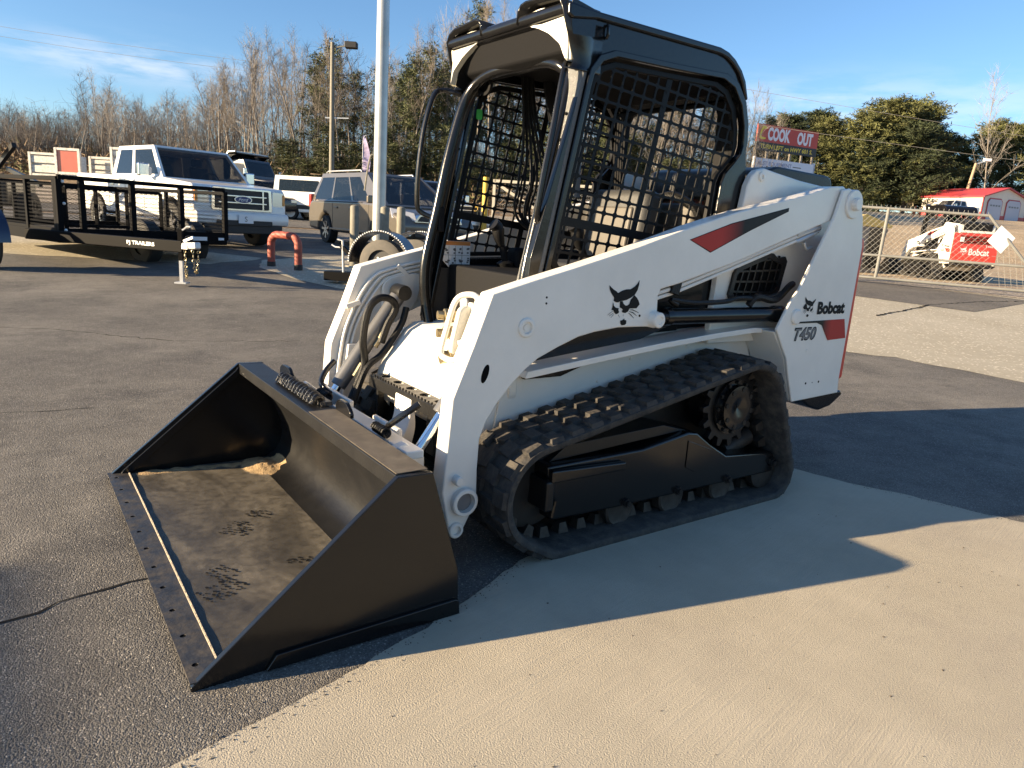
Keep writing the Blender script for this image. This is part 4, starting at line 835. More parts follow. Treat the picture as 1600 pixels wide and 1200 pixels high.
def pane(name, parent, f, rect, out, m='glass', t=.012, r=.04):
    # a thin pane on the bilinear face f, standing off by out
    u0, v0, u1, v1 = rect[:4]; P = rect[4] if len(rect) > 4 else rpoly([(u0, v0), (u1, v0), (u1, v1), (u0, v1)], r)
    n = (f(1, 0)-f(0, 0)).cross(f(0, 1)-f(0, 0)).normalized(); o = Vector(out)
    if n.dot(o) < 0: n = -n
    k = len(P); V = [f(u, v)+n*.002 for u, v in P]+[f(u, v)+n*t for u, v in P]
    return MB().add(V, [tuple(range(k))[::-1], tuple(range(k, 2*k))]+[(i, (i+1) % k, (i+1) % k+k, i+k) for i in range(k)]).build(name, m, parent, smooth=0)
def car(root, paint, top, zb, wheels, rw, W, gh, wins, wfront, wrear=None, sill=None, rim='rim', spokes=6, bev=.07, ra=None, wt=.22, tumble=.14, mirrors=True, roofmat=None):
    """top: body outline (front sill to rear sill over the shoulder), gh: (x_front_bottom, x_rear_bottom, x_front_top, x_rear_top, z_belt, z_roof)"""
    ws = [(x, rw) for x in wheels]; ra = ra or rw*1.17
    body = MB().prism(arch_profile(top, zb, ws, ra), 1, -W/2, W/2).build('body', paint, root, bevel=bev, seg=3, smooth=45)
    x0 = min(p[0] for p in top); x1 = max(p[0] for p in top)
    MB().box(((x0+x1)/2, 0, zb+.16), (x1-x0-.5, W-.56, .3)).build('underbody', 'blacktrim', root)
    for x in wheels:
        for s in (1, -1): wheel(root, x, s*(W/2-.125), rw, wt, rim, spokes=spokes)
    xf, xr, tf, tr_, zb_, zr = gh; hw = W/2-.05; tw = W/2-tumble
    gr_ = lambda z: (z-zb_)/(zr-zb_); th = .09; k = 1-th/(zr-zb_)
    lerp_ = lambda a, b, t: tuple(x+(y-x)*t for x, y in zip(a, b))
    BL = [(xf, hw, zb_), (xf, -hw, zb_), (xr, -hw, zb_), (xr, hw, zb_)]; TL = [(tf, tw, zr), (tf, -tw, zr), (tr_, -tw, zr), (tr_, tw, zr)]; ML = [lerp_(a, b, k) for a, b in zip(BL, TL)]
    MB().add(ML+TL, [(0, 1, 2, 3), (4, 5, 6, 7), (0, 1, 5, 4), (1, 2, 6, 5), (2, 3, 7, 6), (3, 0, 4, 7)]).build('roof', roofmat or paint, root, bevel=.055, seg=4, smooth=50)
    frame = MB(); cx_ = Vector(((xf+xr)/2, 0, zb_+.3))
    def strips(f, rects):
        n = (f(1, 0)-f(0, 0)).cross(f(0, 1)-f(0, 0)).normalized()
        if n.dot(f(.5, .5)-cx_) < 0: n = -n
        bb = []
        for r_ in rects:
            P = r_[4] if len(r_) > 4 else [(r_[0], r_[1]), (r_[2], r_[3])]; bb.append((min(q[0] for q in P), min(q[1] for q in P), max(q[0] for q in P), max(q[1] for q in P)))
        bb.sort(); v0 = min(b[1] for b in bb); v1 = max(b[3] for b in bb); us = [0]+[x for b in bb for x in (b[0], b[2])]+[1]
        R_ = [(0, 0, 1, v0), (0, v1, 1, 1)]+[(us[m], v0, us[m+1], v1) for m in range(0, len(us), 2)]
        for a, b, c, d in R_:
            if c-a < 1e-3 or d-b < 1e-3: continue
            q = [f(a, b), f(c, b), f(c, d), f(a, d)]; frame.add([p_+n*.004 for p_ in q]+[p_-n*.045 for p_ in q], [(0, 1, 2, 3), (4, 5, 6, 7), (0, 1, 5, 4), (1, 2, 6, 5), (2, 3, 7, 6), (3, 0, 4, 7)])
        return bb
    for s in (1, -1):
        f = q4((xf, s*hw, zb_), (xr, s*hw, zb_), (tr_, s*tw, zr), (tf, s*tw, zr))
        for b in strips(f, wins): pane('window', root, f, (b[0]-.006, b[1]-.01, b[2]+.006, b[3]+.01), (0, s, 0), 'glass2' if b[0] > .5 else 'glass', .0, .02)
    f = q4((xf, hw, zb_), (xf, -hw, zb_), (tf, -tw, zr), (tf, tw, zr)); strips(f, [wfront]); pane('windshield', root, f, (wfront[0]-.01, wfront[1]-.01, wfront[2]+.01, wfront[3]+.01), (1, 0, .4), 'glass', .0, .02)
    if wrear: f = q4((xr, hw, zb_), (xr, -hw, zb_), (tr_, -tw, zr), (tr_, tw, zr)); strips(f, [wrear]); pane('rear_window', root, f, (wrear[0]-.01, wrear[1]-.01, wrear[2]+.01, wrear[3]+.01), (-1, 0, .3), 'glass2', .0, .02)
    else: frame.add([(xr, hw, zb_), (xr, -hw, zb_), (tr_, -tw, zr), (tr_, tw, zr)], [(0, 1, 2, 3)])
    frame.build('cabin_frame', roofmat or paint, root, smooth=30)
    MB().box(((xf+xr)/2, 0, zb_-.01), (xf-xr-.1, W-.24, .06)).build('cabin_deck', 'cabin', root)
    x = xf-1.25; nrow = 0
    while x > xr+.45:
        for s in (1, -1):
            sb = MB().box((x, s*W*.20, zb_+.06), (.16, .46, .52), Matrix.Rotation(-.18, 3, 'Y')).build('seat', 'seatgrey', root, bevel=.05, seg=3); MB().box((x-.07, s*W*.20, zb_+.42), (.09, .24, .16)).build('headrest', 'seatgrey', sb, bevel=.03)
        x -= .95; nrow += 1
    MB().tube([(xf-.72+.05*math.cos(a), W*.20+.19*math.cos(a), zb_+.02+.19*math.sin(a)) for a in [2*PI*q/20 for q in range(20)]], .016, 6, closed=True).build('steering_wheel', 'cabin', root)
    if mirrors:
        for s in (1, -1): MB().box((xf-.42, s*(W/2+.10), zb_+.12), (.10, .20, .17)).build('mirror', paint, root, bevel=.03, seg=3)
    return body
# --- white crew-cab pickup (front x = 0 .. rear)
def pickup(name, label, paint, loc, rz, oval_badge=False, bedload=False):
    t = thing(name, label, 'pickup truck', loc, rz); W = 2.0
    top = [(2.72, .50), (2.75, .62), (2.74, .80), (2.70, 1.14), (2.62, 1.20), (1.36, 1.30), (-1.15, 1.32), (-1.17, 1.33), (-3.05, 1.36), (-3.07, .62), (-3.0, .55)]
    car(t, paint, top, .52, [1.78, -1.88], .41, W, (1.42, -1.12, .72, -.98, 1.27, 1.94), [(.20, .18, .49, .88, rpoly([(.06, .12), (.52, .12), (.52, .88), (.20, .88)], .05)), (.58, .12, .92, .88)], (.03, .05, .97, .94), (.15, .2, .85, .85), spokes=6, wt=.27, tumble=.2, bev=.06, ra=.5)
    fr = MB().prism(rpoly([(-.66, .72), (-.64, 1.17), (.64, 1.17), (.66, .72)], .05), 0, 2.70, 2.765).build('grille', 'chrometrim', t, bevel=.01)
    MB().prism(rpoly([(-.59, .76), (-.575, 1.13), (.575, 1.13), (.59, .76)], .04), 0, 2.766, 2.770).build('grille_opening', 'blacktrim', fr)
    for z in (.88, 1.01): MB().box((2.775, 0, z), (.03, 1.04, .028)).build('grille_bar', 'chrometrim', fr, bevel=.006)
    for y in (-.44, .44): MB().box((2.775, y, .945), (.03, .035, .37)).build('grille_bar', 'chrometrim', fr, bevel=.006)
    if oval_badge:
        MB().prism(oval(0, .945, .19, .08, 28), 0, 2.775, 2.796).build('oval_badge', 'chrometrim', fr, bevel=.004)
        MB().prism(oval(0, .945, .172, .064, 28), 0, 2.797, 2.800).build('badge_face', mat('dark_blue_enamel', (.012, .03, .14), .3), fr)
        lettering('badge_script', 'Ford', 'decalw', fr, (2.8015, 0, .945), (0, 1, 0), (0, 0, 1), width=.21, height=.07, bold=.005, shear=.35)
    for s in (1, -1):
        MB().prism(rpoly([(s*.68, .74), (s*.68, 1.15), (s*.94, 1.14), (s*.97, .80)], .03), 0, 2.60, 2.735).build('headlight', 'headlamp', t, bevel=.015)
        MB().box((2.70, s*.94, .98), (.09, .06, .22)).build('turn_lamp', 'amber', t, bevel=.01)
        MB().lathe((2.76, s*.78, .60), (1, 0, 0), [(0, .07), (.035, .07), (.04, .055), (.03, 0)], 18, cap=False).build('fog_lamp', 'headlamp', t)
    MB().prism(rpoly([(2.55, .44), (2.83, .46), (2.86, .54), (2.85, .66), (2.80, .70), (2.55, .70)], .03), 1, -.99, .99).build('bumper', paint, t, bevel=.03, seg=3)
    MB().box((2.845, 0, .49), (.05, 1.2, .10)).build('bumper_intake', 'blacktrim', t, bevel=.01)
    MB().box((2.78, 0, .37), (.12, 1.7, .18)).build('air_dam', 'blacktrim', t, bevel=.02)
    pl = MB().box((2.882, 0, .57), (.015, .32, .17)).build('licence_plate', 'plate', t, bevel=.004)
    lettering('plate_letter', 'S', 'print', pl, (2.891, 0, .57), (0, 1, 0), (0, 0, 1), height=.10)
    for s in (1, -1):
        MB().box((1.0, s*1.16, 1.42), (.13, .22, .26)).build('chrome_mirror', 'chrometrim', t, bevel=.03)
        MB().box((-.05, s*1.003, 1.12), (.16, .03, .035)).build('door_handle', 'chrometrim', t, bevel=.006); MB().box((-.95, s*1.003, 1.12), (.16, .03, .035)).build('door_handle', 'chrometrim', t, bevel=.006)
        MB().box((-.0, s*.98, .45), (2.6, .12, .06)).build('running_board', 'chrometrim', t, bevel=.01)
        for x in (.62, -.30, -1.16): MB().box((x, s*1.0015, .92), (.012, .004, .66)).build('door_seam', 'blacktrim', t)
    MB().box((-2.1, 0, 1.355), (1.8, 1.66, .01)).build('bed_opening', 'blacktrim', t)
    return t
pickup('pickup_truck', 'white crew-cab pickup with chrome grille parked behind the black trailer', 'carwhite', S(-7.75, 16.5), ang(.77, -.64), True)
# --- taupe minivan
def minivan():
    t = thing('minivan', 'taupe minivan parked behind the grey bollards and light pole', 'minivan', S(-3.4, 18.2), ang(.616, -.788)); W = 1.95
    top = [(2.46, .32), (2.55, .48), (2.53, .66), (2.40, .80), (2.10, .90), (1.45, 1.06), (.6, 1.09), (-2.25, 1.10), (-2.46, 1.02), (-2.56, .72), (-2.50, .34)]
    car(t, 'taupe', top, .30, [1.55, -1.45], .345, W, (1.78, -2.50, .42, -2.12, 1.00, 1.745), [(.0, 0, 0, 0, rpoly([(.16, .10), (.38, .10), (.38, .86), (.30, .86)], .04)), (.40, .10, .67, .86), (.69, .0, 0, 0, rpoly([(.69, .10), (.955, .10), (.93, .86), (.69, .86)], .04))], (.05, .05, .95, .93), (.1, .25, .9, .9), spokes=7, tumble=.25, bev=.13)
    MB().prism(rpoly([(-.62, .68), (-.50, .84), (.50, .84), (.62, .68)], .03), 0, 2.40, 2.54).build('grille', 'chrometrim', t, bevel=.01)
    MB().prism(rpoly([(-.55, .70), (-.46, .815), (.46, .815), (.55, .70)], .03), 0, 2.541, 2.548).build('grille_opening', 'blacktrim', t)
    MB().prism(rpoly([(-.6, .36), (-.65, .50), (.65, .50), (.6, .36)], .04), 0, 2.50, 2.57).build('lower_intake', 'blacktrim', t, bevel=.01)
    for s in (1, -1):
        B(MB().add([(2.50, .55, .70), (2.42, .58, .86), (2.06, .96, .95), (2.18, .985, .74), (2.54, .55, .70), (2.46, .58, .88), (2.08, .985, .965), (2.22, .995, .74)], [(0, 1, 2, 3), (4, 5, 6, 7), (0, 1, 5, 4), (1, 2, 6, 5), (2, 3, 7, 6), (3, 0, 4, 7)]), s).build('headlight', 'headlamp', t, bevel=.02, seg=3)
        B(MB().lathe((2.50, .74, .44), (1, .2, 0), [(0, .06), (.05, .06), (.05, .045), (.04, 0)], 16, cap=False), s).build('fog_lamp', 'headlamp', t)
        B(MB().box((-2.47, .90, 1.05), (.16, .12, .34)), s).build('tail_light', 'taillamp', t, bevel=.03, seg=3)
        B(MB().box((-.75, .978, 1.045), (2.9, .012, .018)), s).build('slide_rail', 'blacktrim', t)
        B(MB().tube([(.1, .70, 1.76), (.05, .70, 1.80), (-1.85, .70, 1.80), (-1.95, .70, 1.76)], .018, 8), s).build('roof_rail', 'alu', t)
        for x in (.10, -.75, ): B(MB().box((x, .985, .90), (.20, .03, .04)), s).build('door_handle', 'taupe', t, bevel=.01)
        for x in (1.05, .18, -.95): B(MB().box((x, .976, .68), (.010, .005, .66)), s).build('door_seam', 'blacktrim', t)
        B(MB().box((.0, .982, .38), (2.2, .02, .05)), s).build('sill_moulding', 'taupe', t, bevel=.008)
minivan()
# --- white passenger van
def van():
    t = thing('passenger_van', 'white passenger van parked broadside far behind the taupe minivan', 'van', S(-9.3, 36.3, .66), ang(.985, -.17)); W = 2.0
    top = [(2.65, .40), (2.72, .60), (2.66, .95), (2.45, 1.12), (1.75, 1.28), (-2.78, 1.30), (-2.80, .45), (-2.7, .38)]
    car(t, 'carwhite', top, .36, [1.85, -1.85], .36, W, (1.85, -2.76, 1.05, -2.66, 1.24, 2.06), [(.19, .10, .36, .80, rpoly([(.13, .12), (.35, .12), (.35, .78), (.23, .78)], .05)), (.42, .14, .94, .78)], (.06, .08, .94, .9), (.1, .2, .9, .8), spokes=0, rim='plate', bev=.08, tumble=.10)
    for s in (1, -1): MB().box((-.05, s*1.003, .62), (3.4, .02, .20)).build('side_moulding', 'blacktrim', t, bevel=.01); MB().box((2.6, s*.8, .95), (.14, .3, .3)).build('headlight', 'headlamp', t, bevel=.03)
van()
# --- dark SUV half hidden behind the pickup
def suv():
    t = thing('dark_suv', 'dark sport utility vehicle half hidden behind the white pickup hood', 'car', S(-13.3, 36.5, .62), ang(.75, -.66)); W = 1.9
    top = [(2.35, .42), (2.40, .65), (2.35, .98), (2.2, 1.06), (1.1, 1.14), (-2.25, 1.16), (-2.36, 1.0), (-2.35, .45)]
    car(t, 'darkpaint', top, .38, [1.45, -1.40], .37, W, (1.2, -2.25, .5, -2.0, 1.1, 1.78), [(.18, .12, .45, .85), (.48, .12, .70, .85), (.73, .12, .92, .85)], (.06, .08, .94, .9), bev=.08, tumble=.18)
    for s in (1, -1): MB().box((2.33, s*.72, .88), (.12, .34, .16)).build('headlight', 'headlamp', t, bevel=.03)
suv()
# --- black dump truck
def dump():
    t = thing('dump_truck', 'black single-axle dump truck with loaded tan bed beyond the white pickup', 'dump truck', S(-14.4, 38.5, .72), ang(.93, -.36))
    MB().prism(arch_profile([(2.6, .75), (2.66, 1.0), (2.6, 1.62), (2.4, 1.74), (1.0, 1.86), (.3, 1.86), (.3, .75)], .75, [(1.75, .5)], .62), 1, -.95, .95).build('hood', 'darkpaint', t, bevel=.1, seg=3)
    MB().add([(1.05, 1.05, 1.1), (1.05, -1.05, 1.1), (-.35, -1.05, 1.1), (-.35, 1.05, 1.1), (1.02, 1.05, 1.9), (1.02, -1.05, 1.9), (.62, .95, 2.75), (.62, -.95, 2.75), (-.35, -.95, 2.75), (-.35, .95, 2.75)], [(0, 1, 2, 3), (0, 1, 5, 4), (4, 5, 7, 6), (6, 7, 8, 9), (2, 3, 9, 8), (0, 3, 9, 6, 4), (1, 2, 8, 7, 5)]).build('cab', 'darkpaint', t, bevel=.06, seg=3)
    for s in (1, -1):
        f = q4((1.0, s*1.05, 1.85), (-.25, s*1.05, 1.85), (-.25, s*.96, 2.6), (.68, s*.96, 2.6)); pane('window', t, f, (.08, .05, .78, .9), (0, s, 0))
        MB().box((1.0, s*1.3, 2.1), (.08, .2, .35)).build('mirror', 'chrometrim', t, bevel=.03)
    f = q4((1.02, 1.0, 1.93), (1.02, -1.0, 1.93), (.64, -.93, 2.7), (.64, .93, 2.7)); pane('windshield', t, f, (.05, .06, .95, .92), (1, 0, .4))
    MB().prism([(-.45, 1.25), (-.45, 2.75), (-.2, 3.05), (.35, 3.05), (.35, 2.98), (-.1, 2.95), (-.3, 2.7), (-4.0, 2.4), (-4.05, 1.25)], 1, -1.2, 1.2).build('dump_bed', 'darkpaint', t, bevel=.03)
    MB().bar((-.42, 1.215, 1.3), (-.40, 1.215, 2.75), .10, .10); MB().prism([(-.36, 2.7), (-.12, 3.02), (.3, 3.05), (.3, 3.1), (-.16, 3.08), (-.44, 2.76)], 1, -1.22, 1.22).build('bed_rim', 'alu', t, bevel=.01)
    MB().prism([(-.5, 2.6), (-.9, 2.85), (-3.2, 2.8), (-3.9, 2.38), (-.5, 2.4)], 1, -1.1, 1.1).build('load', mat('tan_load', (.30, .22, .13), .95, bump=1, bscale=12), t, bevel=.05)
    MB().box((-1.5, 0, .85), (5, .9, .25)).build('chassis_frame', 'blacktrim', t)
    for x in (1.75, -2.6):
        for s in (1, -1): wheel(t, x, s*1.0, .5, .3, 'alu', spokes=6)
    for s in (1, -1): MB().box((2.6, s*.8, 1.2), (.14, .26, .22)).build('headlight', 'headlamp', t, bevel=.03)
dump()
pickup('pickup_truck', 'pale silver pickup parked beyond the cab, seen through the door opening', 'silverpaint', S(-3.6, 26.5), ang(.62, -.78))
far = pickup('pickup_truck', 'white pickup parked in front of the red-roofed garage', 'carwhite', S(48.4, 84), ang(-.93, -.36))
# ------------------------------------------------------------------ black utility trailer
def expanded(mb, f, nu, nv, r):
    # expanded-metal diamonds on the bilinear face f
    for j in range(nv):
        P = [f(i/nu, (j+(.5 if i % 2 else 0)+.25)/(nv+.5)) for i in range(nu+1)]; mb.tube(P, r, 3, caps=False)
        P = [f(i/nu, (j+(-.5 if i % 2 else 0)+.75)/(nv+.5)) for i in range(nu+1)]; mb.tube(P, r, 3, caps=False)
M['trblack'] = mat('trailer_black_paint', (.0045, .0045, .005), .6, spec=.06, dust=.02, dustcol=(.06, .055, .05))
def side_panel(t, A, Bp, z0, z1, posts, mesh=True, post=.06, nv=20):
    A = Vector(A); Bp = Vector(Bp); d = (Bp-A).normalized(); nrm = Vector((-d.y, d.x, 0)); L = (Bp-A).length; up = Vector((0, 0, 1))
    pr = MB().bar(A+up*z1, Bp+up*z1, .05, .06).build('top_rail', 'trblack', t, bevel=.006)
    for u in posts: p = A.lerp(Bp, u); MB().bar(p+up*z0, p+up*(z1-.03), post if isinstance(post, float) else .05, post if isinstance(post, float) else .09, up=nrm).build('post', 'trblack', t, bevel=.006)
    MB().bar(A+up*(z0+.10), Bp+up*(z0+.10), .04, .05).build('mesh_rail', 'trblack', t, bevel=.005)
    if mesh:
        f = q4(A+up*(z0+.12)+nrm*.01, Bp+up*(z0+.12)+nrm*.01, Bp+up*(z1-.03)+nrm*.01, A+up*(z1-.03)+nrm*.01); mb = MB(); expanded(mb, f, int(L/.072)//2*2, int(nv*.72), .0034); mb.build('mesh_panel', 'trblack', t, smooth=0)
def trailer():
    t = thing('utility_trailer', 'long black utility trailer with expanded-metal mesh sides parked at the left', 'trailer', S(-6.5, 10.3), ang(1, 0)); Minv = Matrix.Rotation(-ang(1, 0), 3, 'Z'); o = S(-6.5, 10.3)
    lo_ = lambda a, b, z=0: Minv @ (S(a, b, o.z+z)-o)
    K = lo_(-6.53, 10.3); Rr = lo_(-5.04, 12.4); Lf = lo_(-9.6, 12.55); Q = K+(Rr-K)+(Lf-K)
    zf = .45
    side_panel(t, K, Rr, zf, 1.28, (0.0, .12, .40, .70, 1.0), post=.075, nv=14)
    side_panel(t, K, Lf, zf, 1.26, (.02, .28, .58, .99), post=.075, nv=18)
    side_panel(t, Rr, Q, zf, 1.22, (0, .5, 1), nv=14); side_panel(t, Lf, Q, zf, 1.22, (0, .3, .6, 1), nv=14)
    up = Vector((0, 0, 1))
    for a, b in ((K, Rr), (K, Lf), (Rr, Q), (Lf, Q)): MB().bar(a+up*(zf-.0), b+up*(zf-.0), .06, .16).build('frame_rail', 'trblack', t, bevel=.008)
    MB().prism([(p.x, p.y) for p in (K, Rr, Q, Lf)], 2, zf-.02, zf+.02).build('deck', mat('weathered_deck_boards', (.05, .04, .03), .9, var=.3, vscale=10), t)
    # inner ramp gate frame seen through the front mesh
    ga, gb = K.lerp(Rr, .30)+(Lf-K)*.45, K.lerp(Rr, .92)+(Lf-K)*.45
    for z in (.55, 1.16): MB().bar(ga+up*z, gb+up*z, .04, .05).build('ramp_rail', 'trblack', t)
    for u in (0, .3, .62, 1): p = ga.lerp(gb, u); MB().bar(p+up*.5, p+up*1.16, .04, .05).build('ramp_post', 'trblack', t)
    tip = lo_(-4.36, 9.40); zt = .46
    tb = MB().bar(lo_(-7.15, 10.5)+up*zt, tip+up*(zt+.02), .09, .15).build('tongue', 'trblack', t, bevel=.012)
    MB().bar(Rr.lerp(K, .25)+up*zt, tip+up*(zt+.02), .09, .13).build('tongue', 'trblack', t, bevel=.012)
    a = lo_(-7.15, 10.5); d = (tip-a).normalized(); nv = Vector((d.y, -d.x, 0)); nv = nv if nv.dot(lo_(-2.5, 0)-tip) > 0 else -nv
    if nv.dot(Minv @ (CAM-S(-5.3, 9.8))) < 0: nv = -nv
    pt = a+(tip-a)*.76+up*(zt+.012)+nv*.048; lettering('trailer_lettering', 'PJ TRAILERS', 'decalw', tb, pt, d, (0, 0, 1), width=.50, height=.065, bold=.035)
    MB().bar(tip+up*(zt+.03), tip+d*.24+up*(zt+.05), .10, .09).build('coupler', 'alu', t, bevel=.02)
    MB().bar(tip+up*(zt+.09), tip+d*.16+up*(zt+.15), .03, .03).build('coupler_latch', 'alu', t)
    jp = tip-d*.06; mb = MB().bar(jp+up*.30, jp+up*.70, .055, .055, up=(1, 0, 0)).build('jack_tube', 'trblack', t)
    MB().bar(jp+up*.02, jp+up*.32, .045, .045, up=(1, 0, 0)).build('jack_leg', 'alu', t); MB().box(jp+up*.012, (.15, .13, .02)).build('jack_foot', 'alu', t)
    MB().tube([jp+up*.68, jp+up*.70+d*.06, jp+up*.74+d*.12, jp+up*.74+d*.18], .012, 6).build('jack_crank', 'alu', t)
    for k in range(2):
        for i in range(15):
            q = tip+d*(.04+.13*k)+nv*.03+up*(.43-.33*math.sin(PI*min(1, i/14*(1 if k else .72)))*(.8 if k else 1))+d*(.012*i*(.6 if k else .1)); ax = (0, 0, 1) if i % 2 else tuple(nv)
            P = [Vector((.014*math.cos(2*PI*j/8), .0, .022*math.sin(2*PI*j/8))) for j in range(8)]; rm = Matrix.Rotation(PI/2*(i % 2)+.3*k, 3, 'Z') @ Matrix.Rotation(.3*i, 3, 'Y')
            MB().tube([q+rm @ p for p in P], .0055, 5, closed=True).build('chain_link', 'brass', t)
    for (wa, wb, nn) in ((-5.05, 11.9, 0), (-4.72, 12.35, 1)): pass
    for u in (.38, .56):
        for side_, (p0, p1) in enumerate(((K, Lf), (Rr, Q))): pass
    ax = (Rr-K).normalized(); le = (Lf-K).normalized()
    for c in (lo_(-6.15, 11.9), lo_(-5.75, 12.7)):
        for _ in (0,):
            cc = c+up*.36
            wh = MB().lathe(cc-ax*.11, ax, [(0, .2), (0, .34), (.02, .36), (.20, .36), (.22, .34), (.22, .2)], 26, cap=False).build('wheel', 'rubber2', t)
            MB().lathe(cc-ax*.08, ax, [(0, 0), (0, .2), (.16, .2), (.16, 0)], 20, cap=False).build('rim', 'blacktrim', wh)
    # reflector plates, bolts
    fr0 = lambda u, z: K.lerp(Rr, u)+up*z
    nf = Vector((ax.y, -ax.x, 0)); nf = nf if nf.dot(Minv @ (CAM-o)) > 0 else -nf
    MB().bar(fr0(.76, zf+.02)+nf*.037, fr0(.86, zf+.02)+nf*.037, .004, .06).build('warning_plate', 'decalw', t); MB().bar(fr0(.94, zf+.02)+nf*.037, fr0(.98, zf+.02)+nf*.037, .004, .04).build('vin_plate', 'plate', t)
    for z in (1.22, .92, .55): MB().lathe(fr0(.02, z)+nf*.035, nf, [(0, .022), (.015, .02), (.02, 0)], 10, cap=False).build('bolt_head', 'alu', t)
    MB().box(tip-d*-.06+nv*.055+up*(zt+.02), (.10, .006, .05), Matrix.Rotation(math.atan2(d.y, d.x), 3, 'Z')).build('coupler_sticker', 'decalw', t)
trailer()
# blue-wheeled thing at the far left edge, dark implements behind
def implement():
    t = thing('farm_implement', 'black farm implement with square steel boxes at the far left edge', 'farm implement', S(-11.3, 15.2), ang(.3, -.95))
    MB().bar((-1.2, -.4, .8), (.6, .9, 1.75), .08, .10).build('boom', 'satin', t); MB().bar((-.2, .5, 1.3), (1.6, 1.6, 1.0), .06, .08).build('boom', 'satin', t)
    MB().box((.2, .3, 1.72), (.5, .4, .22), Matrix.Rotation(.3, 3, 'Z')).build('steel_box', 'satin', t, bevel=.02); MB().box((-.35, .1, 1.66), (.45, .4, .22), Matrix.Rotation(.3, 3, 'Z')).build('steel_box', 'satin', t, bevel=.02)
    MB().box((0, .2, .8), (1.8, 1.2, .5)).build('frame', 'satin', t, bevel=.05)
    for y in (-.5, .9): wheel(t, 0, y, .42, .25, 'blacktrim', spokes=5)
implement()
def tractor_wheel():
    t = thing('trailer_fender', 'blue-black trailer fender with tyre cut by the left picture edge', 'trailer wheel', S(-7.35, 9.9), ang(.8, -.6))
    MB().lathe((0, -.13, .36), (0, 1, 0), [(0, .2), (0, .33), (.03, .36), (.22, .36), (.25, .33), (.25, .2)], 28, cap=False).build('tyre', 'rubber2', t); MB().lathe((0, -.10, .36), (0, 1, 0), [(0, 0), (0, .2), (.2, .2), (.2, 0)], 20, cap=False).build('rim', 'alu', t)
    P = [(.46*math.cos(a), .38+.46*math.sin(a)) for a in [i*PI/14 for i in range(15)]]; Q = [(.43*math.cos(a), .38+.43*math.sin(a)) for a in [i*PI/14 for i in range(15)]]
    MB().prism(P+Q[::-1], 1, -.18, .18).build('fender', mat('blue_black_paint', (.012, .02, .05), .25, coat=.5), t)
tractor_wheel()
# white slatted truck body boxes behind the trailer
M['slat'] = mat('chipped_white_slat', (.62, .60, .56), .6, var=.12, vscale=9, dust=.5, dustcol=(.12, .10, .08))
def slat_box(label, lat, fw, z, w_, h_, n=3, board=None):
    t = thing('slatted_box' if not board else 'framed_board', label, 'truck box' if not board else 'board', S(lat, fw), ang(1, .0), None if board else 'white slatted boxes behind the trailer')
    g = G(fw); z -= g
    MB().box((0, .0, z-h_/2+.03), (w_, .06, .06)).build('rail', 'slat', t); MB().box((0, 0, z+h_/2-.03), (w_, .06, .06)).build('rail', 'slat', t)
    for s in (1, -1): MB().box((s*(w_/2-.03), 0, z), (.06, .07, h_)).build('post', 'slat', t); MB().box((s*(w_/2-.05), 0, (z-h_/2)/2), (.08, .08, z-h_/2)).build('leg', 'blacktrim', t)
    if board: MB().box((0, .01, z), (w_-.1, .03, h_-.1)).build('red_panel', mat('faded_red_panel', (.46, .13, .09), .25, var=.1, vscale=3, coat=.4), t)
    else:
        for i in range(n): zz = z-h_/2+.06+(h_-.12)*(i+.5)/n; MB().box((0, .01, zz), (w_-.12, .03, (h_-.12)/n*.72)).build('slat', 'slat', t, bevel=.006)
        MB().box((0, .6, z), (w_, 1.1, h_)).build('box_body', 'slat', t, bevel=.01)
slat_box('lower white slatted box behind the trailer, half hidden by the red board', -13.15, 20.3, 1.95, .9, .62, 2)
slat_box('square red board in a white frame standing above the trailer rail', -11.85, 19.2, 2.02, .66, .66, board=True)
slat_box('white slatted box between the red board and the taller box', -11.2, 19.6, 1.93, .66, .55)
slat_box('tallest white slatted box, beside the white pickup cab', -10.45, 19.4, 2.12, .78, .68)
